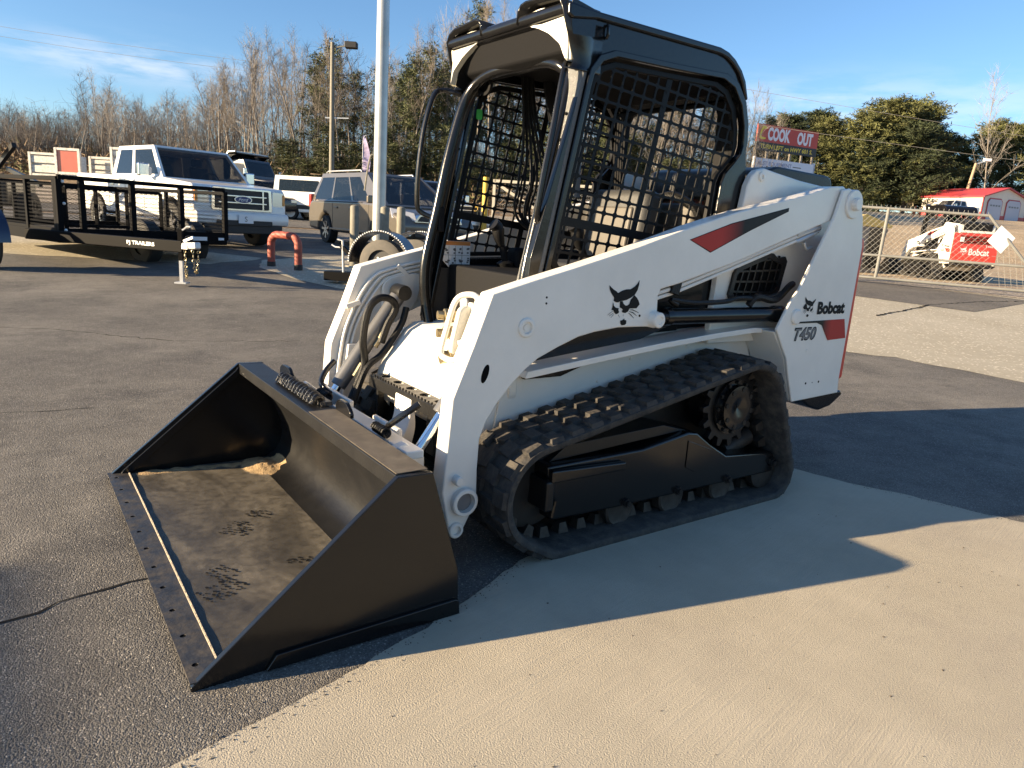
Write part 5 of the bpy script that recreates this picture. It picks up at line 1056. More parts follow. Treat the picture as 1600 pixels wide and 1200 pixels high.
# small single-axle trailer with a bare frame
def small_trailer():
    t = thing('small_trailer', 'small black trailer with one wheel under a rounded fender beside the bollards', 'trailer', S(-1.77, 10.82), ang(-.95, .3))
    for s in (1, -1):
        wh = MB().lathe((0, s*.55-.1, .34), (0, 1, 0), [(0, .2), (0, .31), (.02, .34), (.18, .34), (.20, .31), (.20, .2)], 36, cap=False).build('wheel', mat('dusty_tyre', (.085, .08, .072), .85, dust=.5, dustcol=(.16, .14, .12)), t)
        MB().lathe((0, s*.55-.06, .34), (0, 1, 0), [(0, 0), (0, .21), (.12, .21), (.12, .0)], 28, cap=False).build('rim', 'blacktrim', wh)
        hub = MB(); hub.lathe((0, s*.55-.10 if s < 0 else s*.55+.04, .34), (0, s, 0), [(0, .07), (.05, .06), (.07, .04), (.07, 0)], 14, cap=False)
        for i in range(6): a = i*PI/3; hub.lathe((.10*math.cos(a), s*.60, .34+.10*math.sin(a)), (0, s, 0), [(0, .014), (.03, .014), (.03, 0)], 8, cap=False)
        hub.build('hub', 'alu', wh)
        A = [i*PI/16-.05 for i in range(17)]
        P = [(.47*math.cos(a), .36+.44*math.sin(a)) for a in A]; Q = [(.452*math.cos(a), .36+.422*math.sin(a)) for a in A]
        B(MB().prism(P+Q[::-1], 1, .40, .70), s).build('fender', 'darkpaint', t, bevel=.004)
        lip = [(.474*math.cos(a), s*.705, .36+.444*math.sin(a)) for a in [i*PI/40 for i in range(41)]]
        for i in range(0, 41, 1): MB().box(lip[i], (.016, .02, .016)).build('tread_strip', 'alu', t)
    MB().box((-.9, 0, .40), (2.6, .8, .08)).build('frame', 'trblack', t, bevel=.01)
    MB().box((.72, .42, .10), (.52, .26, .13), Matrix.Rotation(.15, 3, 'Z')).build('ramp', 'trblack', t, bevel=.01)
    MB().bar((.45, .45, .30), (.75, .45, .55), .05, .05).build('fender_brace', 'trblack', t)
    MB().tube([(.70, .46, .15), (.72, .46, .62), (.80, .46, .63)], .018, 8).build('jack', 'alu', t)
    MB().tube([(.72, .46, .52), (.84, .46, .52), (.90, .46, .55)], .012, 8).build('jack_crank', 'alu', t)
small_trailer()
# ------------------------------------------------------------------ bollards, poles, wires
M['postpaint'] = mat('weathered_grey_post', (.17, .16, .13), .7, var=.2, vscale=10, bump=.2)
M['fence'] = mat('dull_galvanised_fence', (.19, .19, .18), .55, metal=.3, var=.15, vscale=3)
M['galv'] = mat('galvanised_pole', (.42, .43, .42), .38, metal=.55, var=.15, vscale=3)
for i, (a, b, lab) in enumerate(((-2.93, 12.8, 'grey steel bollard standing alone left of the tall light pole'), (-2.44, 13.0, 'grey steel bollard directly in front of the tall light pole'), (-2.20, 13.3, 'grey steel bollard just right of the tall light pole'))):
    t = thing('bollard', lab, 'bollard', S(a, b), .0, 'grey bollards round the light pole')
    MB().lathe((0, 0, 0), (0, 0, 1), [(0, .078), (1.02, .078), (1.05, .070), (1.065, .04), (1.07, 0)], 20, cap=False).build('pipe', 'postpaint', t); MB().lathe((0, 0, 0), (0, 0, 1), [(0, .16), (.02, .14), (.02, 0)], 16, cap=False).build('footing', 'concrete2', t)
t = thing('light_pole', 'tall galvanised light pole rising out of the picture behind the bollards', 'light pole', S(-2.66, 13.6))
MB().tube([(0, 0, 0), (0, 0, 11)], [.125, .085], 24).build('pole_shaft', 'galv', t); MB().box((0, 0, .02), (.45, .45, .05)).build('base_plate', 'galv', t)
for s in (1, -1):
    MB().tube([(0, 0, 10.8), (s*.5, 0, 11.1), (s*1.0, 0, 11.15)], .04, 8).build('bracket_arm', 'galv', t); MB().box((s*1.2, 0, 11.12), (.6, .35, .12)).build('lamp_head', 'alu', t, bevel=.03)
MB().tube(cr([(.09, -.10, 1.95), (.14, -.12, 1.90), (.20, -.12, 1.60), (.24, -.12, 1.3)], 5), .016, 8).build('cable_conduit', 'postpaint', t)
t = thing('hoop_guard', 'red painted steel hoop guard bent into an upside-down U on the pavement', 'hoop guard', S(-3.9, 12.0), ang(.86, -.5))
M['hoop'] = mat('faded_red_pipe', (.30, .055, .035), .55, var=.25, vscale=8, dust=.5, dustcol=(.33, .16, .11))
MB().tube(cr([(-.32, 0, 0), (-.32, 0, .2), (-.32, 0, .38), (-.30, 0, .46), (-.23, 0, .525), (-.14, 0, .54), (.14, 0, .54), (.23, 0, .525), (.30, 0, .46), (.32, 0, .38), (.32, 0, .2), (.32, 0, 0)], 5), .062, 16).build('bent_pipe', 'hoop', t)
for s in (1, -1):
    MB().lathe((s*.32, 0, .36), (0, 0, 1), [(0, .066), (.025, .066), (.025, .06)], 16, cap=False).build('collar', 'hoop', t); MB().lathe((s*.32, 0, 0), (0, 0, 1), [(0, .07), (.09, .068)], 16).build('foot_band', 'blacktrim', t)
t = thing('light_pole', 'slender wooden pole with a floodlight near the pine trees', 'light pole', S(-11.73, 45))
MB().tube([(0, 0, 0), (0, 0, 9.4)], [.17, .11], 12).build('pole_shaft', 'postpaint', t); MB().bar((0, 0, 9.1), (RGT*.8)+Vector((0, 0, 9.25)), .06, .06).build('bracket_arm', 'postpaint', t)
MB().box(RGT*1.1+Vector((0, 0, 9.3)), (.7, .5, .35), YAW-PI/2).build('floodlight', 'blacktrim', t, bevel=.04); MB().bar(RGT*-.4+Vector((0, 0, 5.2)), RGT*1.0+Vector((0, 0, 5.25)), .08, .06).build('crossarm', 'alu', t)
t = thing('light_pole', 'leaning wooden yard-light pole behind the red-roofed garage', 'light pole', S(58.1, 99, 7.5))
MB().tube([(0, 0, -2), tuple(RGT*.9+Vector((0, 0, 5.0)))], [.22, .16], 10).build('pole_shaft', mat('pale_wood_pole', (.33, .25, .17), .8), t); MB().bar(RGT*.9+Vector((0, 0, 4.9)), RGT*2.4+Vector((0, 0, 5.5)), .15, .15).build('bracket_arm', 'alu', t); MB().box(RGT*2.3+Vector((0, 0, 5.5)), (1.0, .4, .4), YAW-PI/2).build('lamp_head', 'plate', t, bevel=.08)
def wire(p0, p1, sag, r, label):
    P = [p0.lerp(p1, i/24)-Vector((0, 0, sag*4*(i/24)*(1-i/24))) for i in range(25)]; tag(MB().tube(P, r, 5).build('power_line', 'wire', smooth=40), label, 'power line', 'overhead power lines')
M['wire'] = mat('aluminium_wire', (.26, .25, .23), .5, metal=.2)
wire(S(14, 50, 10.6), S(60, 48, 6.2), .2, .012, 'upper overhead line crossing the dark evergreens at right')
wire(S(14, 50, 8.55), S(60, 47, 5.6), .3, .012, 'lower overhead line running from the billboard to the right edge')
wire(S(-90, 100, 24.0), S(-30, 100, 19.2), .6, .02, 'upper thin line crossing the sky at the far left'); wire(S(-90, 100, 22.8), S(-30, 100, 18.0), .6, .02, 'lower thin line crossing the sky at the far left')
# ------------------------------------------------------------------ billboard
M['signred'] = mat('billboard_red', (.46, .05, .035), .5); M['signblk'] = mat('billboard_black', (.022, .02, .02), .5); M['signyel'] = mat('billboard_yellow', (.75, .58, .06), .5); M['signgrey'] = mat('billboard_letter_white', (.74, .74, .80), .5); M['signblue'] = mat('pale_blue_sign', (.66, .70, .80), .5); M['woodpost'] = mat('grey_wood_post', (.27, .24, .20), .8)
def billboard():
    A = S(18.11, 60, 0); Bp = S(24.1, 63, 0); d = (Bp-A).normalized(); L = (Bp-A).length; rz = math.atan2(d.y, d.x); b = S(18.11, 60); g = b.z
    t = thing('billboard', 'red and black restaurant billboard on posts rising behind the loader', 'billboard', b, rz)
    n = -1 if (Matrix.Rotation(-rz, 3, 'Z') @ (CAM-b)).y < 0 else 1; ux = (1, 0, 0); uz = (0, 0, 1)
    MB().box((L/2, 0, 9.36-g), (L, .12, 1.32)).build('upper_panel', 'signred', t); MB().box((L/2, 0, 8.37-g), (L, .12, .66)).build('lower_panel', 'signblk', t)
    y = n*.064
    lettering('cook_out_lettering', 'COOK', 'signgrey', t, (2.33, y, 9.36-g), ux, uz, width=2.45, height=1.02, bold=.05); lettering('cook_out_lettering', 'OUT', 'signgrey', t, (5.22, y, 9.32-g), ux, uz, width=1.75, height=1.0, bold=.05)
    lettering('direction_lettering', 'TURN LEFT on HWY 601 S.', 'signyel', t, (L/2, y, 8.38-g), ux, uz, width=L*.86, height=.34, bold=.02)
    P = [(.92, 9.80), (.80, 9.92), (.50, 9.90), (.36, 9.62), (.22, 9.22), (.24, 8.95), (.50, 8.86), (.88, 8.92), (.94, 9.02), (.52, 9.05), (.40, 9.18), (.52, 9.55), (.66, 9.70), (.84, 9.66)]
    MB().prism([(x, z-g) for x, z in P], 1, y, y+n*.01).build('letter_mark', 'signyel', t)
    for i in range(6): x = .15+i*(L-.3)/5; MB().box((x, -n*.15, (8.3-g)/2), (.16, .16, 8.3-g)).build('post', 'woodpost', t)
    MB().box((L/2, n*.07, 6.9-g), (L, .10, 1.1)).build('banner_panel', 'signblue', t)
    lettering('banner_lettering', 'MLST EQUIPMENT', mat('faded_blue_print', (.30, .33, .48), .5), t, (L*.33, n*.125, 7.05-g), ux, uz, width=L*.56, height=.38, bold=.03)
    MB().box((L*.70, n*.124, 7.03-g), (L*.14, .004, .07)).build('banner_rule', 'print', t)
    for x in (0.05, L-.05): MB().box((x, n*.02, 6.9-g), (.14, .2, 1.3)).build('banner_post', 'signblue', t)
billboard()
# ------------------------------------------------------------------ sliding chain-link gate at the right
def gate():
    t = thing('chain_link_gate', 'galvanised chain-link sliding gate with tapered tail along the right lot edge', 'gate', S(8.5, 17.2), 0); o = t.location; rail = .03
    p = lambda a, f, z: S(a, f, 0)-Vector((o.x, o.y, 0))+Vector((0, 0, z-o.z))
    base = lambda u: (5.0+(10.6-5.0)*u, 17.95+(14.75-17.95)*u)
    BL, BR = p(4.9, 17.95, .52), p(10.75, 14.75, .48)
    TL, TM = p(4.9, 17.95, 2.12), p(9.62, 15.35, 1.95)
    ML, MR = p(4.9, 17.95, 1.02), p(10.4, 14.93, .97)
    for a, b, nm in ((BL, BR, 'bottom_rail'), (TL, TM, 'top_rail'), (ML, MR, 'mid_rail'), (TM+Vector((0, 0, .02)), BR, 'diagonal_brace')): MB().tube([a, b], rail, 10).build(nm, 'fence', t)
    def along(A, Bq, u): return A.lerp(Bq, u)
    for u in (.015, .655): MB().tube([along(BL, BR, u*.8), along(TL, TM, u)+Vector((0, 0, .02))], .036, 10).build('upright', 'fence', t)
    mb = MB(); f = lambda u, v: along(BL, BR, u*.86).lerp(along(TL, TM, u), v)
    Ln = (TM-TL).length; hh = 1.5; st_ = .115; n = int(Ln/st_)
    for sgn in (1, -1):
        for i in range(-int(hh/st_)-1, n+int(hh/st_)+2):
            P = []
            for j in range(0, 15):
                v = j/14; u = (i*st_+sgn*(v*hh))/Ln
                if 0 <= u <= 1: P.append(f(u, v))
            if len(P) > 1: mb.tube(P, .0038, 3, caps=False)
    # tail part of the fabric under the diagonal
    a0, a1, a2 = along(BL, BR, .86), BR, TM
    for k in range(1, 9):
        u = k/9; mb.tube([a0.lerp(a1, u), a2.lerp(a1, u*.0)+(a1-a2)*u], .0038, 3, caps=False); mb.tube([a0.lerp(a2, u), a1.lerp(a2, u)], .0038, 3, caps=False)
    mb.build('chain_link_fabric', 'fence', t, smooth=0)
    tw = MB()
    for i in range(60): q = along(TL, TM, i/59); tw.tube([q, q+Vector((random.gauss(0, .012), random.gauss(0, .012), .075))], .005, 3)
    tw.build('wire_ends', 'fence', t, smooth=0)
    # sheet metal sign wired to the brace
    c = along(TM, BR, .34)+(RGT*-.16)+Vector((0, 0, .03)); mb = MB().box(c, (.40, .012, .40), Matrix.Rotation(YAW-PI/2, 3, 'Z') @ Matrix.Rotation(.62, 3, 'Y')).build('metal_sign', 'plate', t)
gate()
t = thing('fence_post', 'pale square fence post with short braced rail behind the gate', 'fence post', S(8.55, 19.2))
MB().box((0, 0, .95), (.12, .12, 1.9), YAW).build('post', 'galv', t); MB().bar((RGT*-1.2)+Vector((0, 0, 1.88)), RGT*.1+Vector((0, 0, 1.88)), .08, .08).build('rail', 'plate', t); MB().bar((RGT*-.6)+Vector((0, 0, 1.2)), RGT*0+Vector((0, 0, 1.8)), .06, .06).build('brace', 'plate', t)
t = thing('waste_hopper', 'dark steel hopper with a yellow rim between the loader and the gate', 'hopper', S(9.55, 21.2), YAW-PI/2+.3)
MB().add([(-.55, -.5, 0), (.35, -.5, 0), (.35, .5, 0), (-.55, .5, 0), (-.85, -.6, 1.35), (.65, -.6, 1.25), (.65, .6, 1.25), (-.85, .6, 1.35)], [(0, 1, 2, 3), (4, 5, 6, 7), (0, 1, 5, 4), (1, 2, 6, 5), (2, 3, 7, 6), (3, 0, 4, 7)]).build('hopper_body', 'grey', t, bevel=.03)
MB().prism(rpoly([(-.95, 1.36), (-.2, 1.62), (.75, 1.36), (.70, 1.28), (-.85, 1.30)], .05), 1, -.62, .62).build('yellow_rim', mat('dull_yellow', (.50, .38, .12), .6), t, bevel=.02)
MB().box((.25, -.55, .7), (.5, .1, 1.1)).build('side_plate', 'satin', t)
# the second loader behind the gate: a full copy with its rear turned to the camera
L2 = copy_tree(LD); L2.location = S(11.65, 20.9); L2.rotation_euler = (0, 0, YAW+.03)
L3 = copy_tree(LD); L3.location = (13.0, -2.6, 0); L3.scale = (1.35, 1.35, 1.35)  # extra loader out of view, added only to shade the near left corner
L3['label'] = 'unseen white loader copy added beside the standpoint to shade the near left corner'; L3['group'] = 'compact track loaders on the lot'
L2['label'] = 'white loader with bright red tailgate parked behind the chain-link gate'
L2['group'] = LD['group'] = 'compact track loaders on the lot'
for i, (a, b) in enumerate(((38.9, 74), (39.7, 74.3), (40.5, 74.6), (41.5, 74.5))):
    t = thing('marker_post', ('leftmost', 'second', 'third', 'rightmost')[i]+' orange marker post leaning before the red-roofed garage', 'marker post', S(a, b), 0, 'orange marker posts')
    MB().tube([(0, 0, 0), tuple(RGT*.12+Vector((0, 0, 1.15)))], .07, 8).build('post', mat('orange_plastic', (.62, .13, .04), .6) if i == 0 else bpy.data.materials['orange_plastic'], t); MB().lathe(tuple(RGT*.08+Vector((0, 0, .72))), (0, 0, 1), [(0, .085), (.16, .085)], 8).build('reflective_band', 'plate', t)
# feather flags
def flag(loc, h, label, col):
    t = thing('feather_flag', label, 'flag', loc, YAW-PI/2); MB().tube(cr([(0, 0, 0), (0, 0, h*.7), (.05, 0, h*.95), (.25, 0, h)], 6), .02, 6).build('flag_pole', 'alu', t)
    mb = MB(); n = 14; V = []
    for i in range(n+1): z = h*.25+i/n*h*.74; wd_ = .55*math.sin(PI*(.18+.8*i/n))**.7; V += [(0, .03*math.sin(i*.8), z), (wd_, .06*math.sin(i*.9+1), z+.05)]
    mb.add(V, [(2*i, 2*i+1, 2*i+3, 2*i+2) for i in range(n)]).build('banner', col, t)
M['purple'] = mat('purple_white_banner', (.42, .36, .55), .8, var=.5, vscale=2.2)
flag(S(13.85, 18.6), 2.5, 'white and purple feather flag at the right picture edge', 'purple'); flag(S(-11.4, 52), 4.2, 'thin purple feather flag before the evergreen bushes', 'purple')
# tubular yard gate far behind the cab
t = thing('tube_gate', 'pale tubular yard gate with a yellow post far behind the cab', 'gate', S(-1.0, 24.5), math.atan2(RGT.y, RGT.x))
gt = mat('cream_pipe', (.55, .50, .40), .6)
for a, b in (((0, 0, .45), (0, 0, 2.1)), ((0, 0, 2.05), (4.6, 0, 2.05)), ((0, 0, .5), (4.6, 0, .5)), ((4.6, 0, .45), (4.6, 0, 2.1)), ((.1, 0, 1.95), (2.6, 0, .55)), ((2.3, 0, .5), (2.3, 0, 2.05))): MB().bar(a, b, .09, .09).build('pipe', gt, t)
MB().cyl((-.28, 0, 0), (-.28, 0, 2.15), .10, n=12).build('yellow_post', mat('yellow_post_paint', (.55, .36, .05), .6), t)
mb = MB(); expanded(mb, q4((0, .02, .5), (4.6, .02, .5), (4.6, .02, 2.05), (0, .02, 2.05)), 60, 10, .008); mb.build('mesh_infill', 'galv', t, smooth=0)
# ------------------------------------------------------------------ garage with red roof
def garage():
    c = S(56.6, 92, G(92)); a1 = S(54.83, 100)-S(56.6, 92); a1.z = 0; dl = S(61.9, 94.2)-S(56.6, 92); dl.z = 0
    rz = math.atan2(dl.y, dl.x); t = thing('garage', 'white garage with bright red metal roof and two grey doors far right', 'garage', c, rz); g = c.z
    w_ = 8.2; ln = 8.5; e = 8.05-g; r = e+1.15; wl = mat('white_metal_siding', (.66, .62, .54), .6, var=.05, vscale=1); rd = mat('red_metal_roof', (.40, .045, .05), .45); gd = mat('grey_white_door', (.42, .45, .54), .5)
    # X across the gable, Y away
    MB().add([(0, 0, 0), (w_, 0, 0), (w_, 0, e), (w_/2, 0, r), (0, 0, e), (0, ln, 0), (w_, ln, 0), (w_, ln, e), (w_/2, ln, r), (0, ln, e)], [(0, 1, 2, 3, 4), (5, 6, 7, 8, 9), (0, 4, 9, 5), (1, 2, 7, 6)]).build('wall', wl, t, smooth=0)
    for s, x0 in ((1, -.3), (-1, w_+.3)): MB().add([(x0, -.3, e-.08), (w_/2, -.3, r+.05), (w_/2, ln+.3, r+.05), (x0, ln+.3, e-.08), (x0, -.3, e-.22), (w_/2, -.3, r-.10), (w_/2, ln+.3, r-.10), (x0, ln+.3, e-.22)], [(0, 1, 2, 3), (4, 5, 6, 7), (0, 1, 5, 4), (1, 2, 6, 5), (2, 3, 7, 6), (3, 0, 4, 7)]).build('roof', rd, t, smooth=0)
    MB().box((-.02, ln/2, .45), (.06, ln, .9)).build('wainscot', rd, t); MB().box((w_/2, -.02, .30), (w_, .06, .6)).build('wainscot', rd, t)
    for x in (0, w_): MB().box((x, -.02, e/2), (.16, .12, e)).build('corner_trim', rd, t)
    for x in (2.15, 5.6):
        dr = MB().prism(rpoly([(x-1.25, 0), (x-1.25, 2.2), (x-.95, 2.5), (x+.95, 2.5), (x+1.25, 2.2), (x+1.25, 0)], .05), 1, -.12, -.06).build('garage_door', gd, t); MB().prism(rpoly([(x-1.4, 0), (x-1.4, 2.25), (x-1.02, 2.65), (x+1.02, 2.65), (x+1.4, 2.25), (x+1.4, 0)], .05), 1, -.058, -.03).build('door_surround', rd, t)
        for k in range(4): MB().box((x-.75+k*.5, -.125, 1.75), (.32, .02, .20)).build('door_window', 'glass', dr)
    for y, zc, wd_, hh in ((3.2, 1.2, .9, 2.0), (10.2, 1.75, 1.1, .9)): MB().box((-.05, y, zc), (.06, wd_, hh)).build('window' if hh < 1 else 'door', mat('cream_frame', (.55, .48, .34), .6), t); MB().box((-.09, y, zc+.3 if hh > 1 else zc), (.03, wd_*.6, .6)).build('pane', 'glass', t)
    MB().box((-.08, 6.6, e-.55), (.2, .7, .35)).build('wall_lamp', 'alu', t)
garage()
# ------------------------------------------------------------------ trees
def bark(name, c): return mat(name, c, .9, var=.35, vscale=3)
M['bark'] = bark('grey_brown_bark', (.20, .175, .15)); M['twig'] = bark('pale_brown_twigs', (.175, .15, .125)); M['twig2'] = bark('grey_twigs', (.24, .22, .20))
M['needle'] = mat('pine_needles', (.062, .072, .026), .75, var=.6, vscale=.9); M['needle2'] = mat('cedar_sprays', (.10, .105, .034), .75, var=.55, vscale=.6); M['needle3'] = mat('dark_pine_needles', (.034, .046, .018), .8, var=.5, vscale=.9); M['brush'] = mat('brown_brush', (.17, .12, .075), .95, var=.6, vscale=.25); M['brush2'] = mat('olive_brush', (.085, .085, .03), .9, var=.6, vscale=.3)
def limb(mb, r, p, d, L, rad, n, seg, wob, upb, tip=.25):
    P = [Vector(p)]; d = Vector(d).normalized()
    for i in range(seg):
        d = (d+Vector((r.gauss(0, wob), r.gauss(0, wob), r.gauss(0, wob)+upb))).normalized(); P.append(P[-1]+d*L/seg)
    mb.tube(P, [rad*(1-(1-tip)*i/seg) for i in range(seg+1)], n, caps=False); return P
def bare_tree(seed, H, low=.32, spread=.5, nb=24, tw='twig', tr_='bark', lean=.02):
    r = random.Random(seed); t = thing('bare_tree', 'tall leafless hardwood tree standing in the wood edge', 'tree', (0, 0, 0), 0, 'leafless trees along the wood edge')
    tk = MB(); cw = MB(); P = limb(tk, r, (0, 0, -.6), (r.gauss(0, lean), r.gauss(0, lean), 1), H*.98+.6, H*.0062+.03, 6, 12, .035, .02, .10)
    def at(u): k = u*(len(P)-1); i = min(int(k), len(P)-2); return P[i].lerp(P[i+1], k-i)
    for b in range(nb):
        u = low+(1-low)*((b+r.random())/nb)**.9; a = b*2.4+r.gauss(0, .5); el = .50+.85*u+r.gauss(0, .15); L = H*spread*(1.08-u)**.65*r.uniform(.6, 1.05)*.62
        d = Vector((math.cos(a)*math.cos(el), math.sin(a)*math.cos(el), math.sin(el))); q = limb(tk if L > H*.16 else cw, r, at(min(u, .99)), d, L, max(.012, H*.0024*(1.25-u)), 4, 5, .12, .05)
        for s in range(max(4, int(L*3.0))):
            k = r.uniform(.12, 1)*(len(q)-1); i = min(int(k), len(q)-2); c = q[i].lerp(q[i+1], k-i); dd = (q[i+1]-q[i]).normalized()+Vector((r.gauss(0, .6), r.gauss(0, .6), r.gauss(.2, .4)))
            w_ = limb(cw, r, c, dd, L*r.uniform(.22, .5), .009, 3, 3, .15, .06)
            for g in range(4):
                k = r.uniform(.1, 1)*(len(w_)-1); i = min(int(k), len(w_)-2); c2 = w_[i].lerp(w_[i+1], k-i); d2 = (w_[i+1]-w_[i]).normalized()+Vector((r.gauss(0, .7), r.gauss(0, .7), r.gauss(.25, .45)))
                limb(cw, r, c2, d2, r.uniform(.35, 1.0), .0065, 3, 2, .2, .08)
    tk.build('trunk', tr_, t, smooth=80); cw.build('crown', tw, t, smooth=80); return t
def tuft(mb, r, c, s, n, flat=.6, ln=.28, wd_=.05):
    for i in range(n):
        d = Vector((r.gauss(0, 1), r.gauss(0, 1), r.gauss(0, flat))).normalized(); p = Vector(c)+d*s*r.random()**.45*Vector((1, 1, flat)).length/1.6
        e = (d+Vector((r.gauss(0, .5), r.gauss(0, .5), r.gauss(.15, .5)))).normalized()*ln*r.uniform(.6, 1.4); q = e.cross(Vector((r.gauss(0, 1), r.gauss(0, 1), r.gauss(0, 1)))).normalized()*wd_
        mb.add([p-q, p+q, p+e+q*.3, p+e-q*.3], [(0, 1, 2, 3)])
def pine(seed, H, low=.42, m='needle', label='tall pine with a green top standing among the leafless trees', dens=1., group='pines in the wood'):
    r = random.Random(seed); t = thing('pine_tree', label, 'tree', (0, 0, 0), 0, group); tk = MB(); cw = MB(); P = limb(tk, r, (0, 0, -.6), (r.gauss(0, .02), r.gauss(0, .02), 1), H+.5, H*.010+.05, 8, 8, .02, .02)
    nb = int(34*dens)
    for b in range(nb):
        u = low+(1-low)*(b+r.random())/nb; a = b*2.4+r.gauss(0, .4); L = H*.27*(1.04-u)**.62*r.uniform(.55, 1.1); el = -.05+.75*(u-low)/(1-low)+r.gauss(0, .15); k = u*(len(P)-1); i = min(int(k), len(P)-2); p = P[i].lerp(P[i+1], k-i)
        q = limb(tk, r, p, (math.cos(a)*math.cos(el), math.sin(a)*math.cos(el), math.sin(el)), L, .035, 4, 4, .08, .03)
        for s in range(3+int(L*1.6)): k = r.uniform(.35, 1.0)*(len(q)-1); i = min(int(k), len(q)-2); tuft(cw, r, q[i].lerp(q[i+1], k-i)+Vector((r.gauss(0, .2), r.gauss(0, .2), r.gauss(.05, .12))), .42, 26, .55, .26, .035)
    tk.build('trunk', 'bark', t, smooth=80); cw.build('crown', m, t, smooth=0); return t
def cedar(seed, H, Rr, m='needle2', label='broad bushy evergreen', cnt=340, group='broad evergreens at the right', cone=.40):
    r = random.Random(seed); t = thing('evergreen_tree', label, 'tree', (0, 0, 0), 0, group); tk = MB(); cw = MB(); P = limb(tk, r, (0, 0, -.6), (0, 0, 1), H*.95, .22, 8, 8, .03, .01)
    for b in range(cnt):
        u = r.random()**.8; hh = H*(.03+.97*u); rad = Rr*(1-u)**cone*(.9+.25*math.sin(u*23+seed)); a = r.uniform(0, 2*PI); q = rad*r.uniform(.45, 1.08)
        c = Vector((q*math.cos(a), q*math.sin(a), hh+r.gauss(0, .2)+.18*q)); base = Vector((0, 0, hh-.25*q))
        if b % 2 == 0: tk.tube([base.lerp(c, .25), c], [.04, .015], 3, caps=False)
        s = r.uniform(.4, .9); tuft(cw, r, c, s, 30, .5, .42, .055)
        d = (c-base); d.z = .35*d.length; d.normalize()
        for k in range(7): tuft(cw, r, c+d*(.25+.16*k), .20, 5, .5, .34, .05)
    tk.build('trunk', 'bark', t, smooth=80); cw.build('crown', m, t, smooth=0); return t
PB = [bare_tree(1, 12, .36, .62, 20), bare_tree(2, 13, .28, .72, 22), bare_tree(3, 11, .40, .60, 18, 'twig2'), bare_tree(4, 14, .45, .55, 20), bare_tree(5, 9, .2, .8, 20, 'twig2'), bare_tree(6, 12.5, .48, .52, 18)]
PH = [12, 13, 11, 14, 9, 12.5]
PP = [pine(11, 13, .45), pine(12, 12, .36), pine(13, 9, .22, 'needle')]; PPH = [13, 12, 9]
ZONES = [(-999, 60, 'leafless tree in the wood at the far left edge of the lot'), (60, 200, 'leafless tree in the wood behind the black trailer and slatted boxes'), (200, 355, 'leafless tree in the wood right behind the white pickup'), (355, 480, 'tall leafless tree in the wood above the black dump truck'), (480, 600, 'leafless tree in the wood by the slender wooden light pole'), (600, 700, 'leafless tree in the wood right of the tall galvanised light pole'), (700, 900, 'leafless tree in the wood seen through the open cab front'), (900, 9999, 'leafless tree in the wood seen through the cab side mesh')]
def zone(o, la_, f, what='leafless tree'):
    px = 800+la_/f*1118.7
    for a, b, l in ZONES:
        if a <= px < b: l = l.replace('leafless tree', what); o['label'] = l; o['group'] = l.replace(what, what+'s').replace('tall ', '')
SKY = [(-100, 150), (0, 150), (60, 185), (110, 168), (150, 118), (200, 152), (250, 165), (300, 152), (340, 118), (390, 76), (430, 72), (470, 84), (520, 70), (560, 84), (600, 90), (640, 66), (700, 52), (760, 26), (850, 58), (950, 88), (1050, 128), (1100, 140), (1170, 178), (1240, 190), (1300, 200), (1700, 190)]
def topz(px, D):
    for (a, ya), (b, yb) in zip(SKY, SKY[1:]):
        if px <= b: y = ya+(yb-ya)*max(0, (px-a))/(b-a); break
    else: y = 190
    return 1.21+((347+.064*(px-800))-y)/1118.7*D*1.0
used = set()
def place(protos, hs, lat, f, h, r, sx=1.):
    i = r.randrange(len(protos)); p = protos[i]
    if i in used and True or id(p) in used: c = copy_tree(p)
    else: c = p; used.add(id(p))
    if id(p) in used and c is p and p.location.length > 0: c = copy_tree(p)
    k = h/hs[i]; c.location = S(lat, f); c.rotation_euler = (0, 0, r.uniform(0, 6.28)); kx = sx*(.55+.45*k)*r.uniform(.9, 1.1); c.scale = (kx, kx, k); return c
r_ = random.Random(21)
rows = [(56, 1.15, (.72, 1.0)), (60, 1.3, (.68, .96)), (65, 1.35, (.7, 1.0)), (71, 1.5, (.66, .98)), (78, 1.7, (.6, .97)), (86, 2.0, (.6, .95))]
for D, stp_, (h0, h1) in rows:
    lat = -.76*D
    while lat < (.305 if D < 68 else .33)*D:
        f = D+r_.uniform(-2.2, 2.2); la_ = lat+r_.uniform(-.5, .5)*stp_; px = 800+la_/f*1118.7; tz = topz(px, f)-G(f)
        h = tz*r_.uniform(h0, h1)
        if h > 2.5: zone(place(PB, PH, la_, f, h, r_), la_, f)
        lat += stp_*r_.uniform(.75, 1.3)*(.92 if px < 520 else 1.25)
# pines and bushes in the middle of the wood
for px0, px1, D, n, h0, h1, pr in ((575, 730, 57, 9, .72, 1.0, 'p'), (480, 575, 60, 3, .7, .9, 'p'), (730, 1000, 62, 9, .5, .8, 'p'), (1000, 1170, 66, 7, .5, .85, 'p'), (420, 740, 53, 15, .22, .42, 'b'), (740, 1180, 55, 14, .25, .5, 'b')):
    for i in range(n):
        px = px0+(px1-px0)*(i+r_.random())/n; f = D+r_.uniform(-2, 2); la_ = (px-800)/1118.7*f; h = (topz(px, f)-G(f))*r_.uniform(h0, h1)
        if pr == 'p': zone(place(PP[:2], PPH, la_, f, h, r_), la_, f, 'green-topped pine')
        else:
            c = place(PP[2:], PPH[2:], la_, f, h, r_, 1.25); zone(c, la_, f, 'low bushy young pine')
for o in PB+PP:
    if o.location.length == 0: o.location = S(-70, 90)
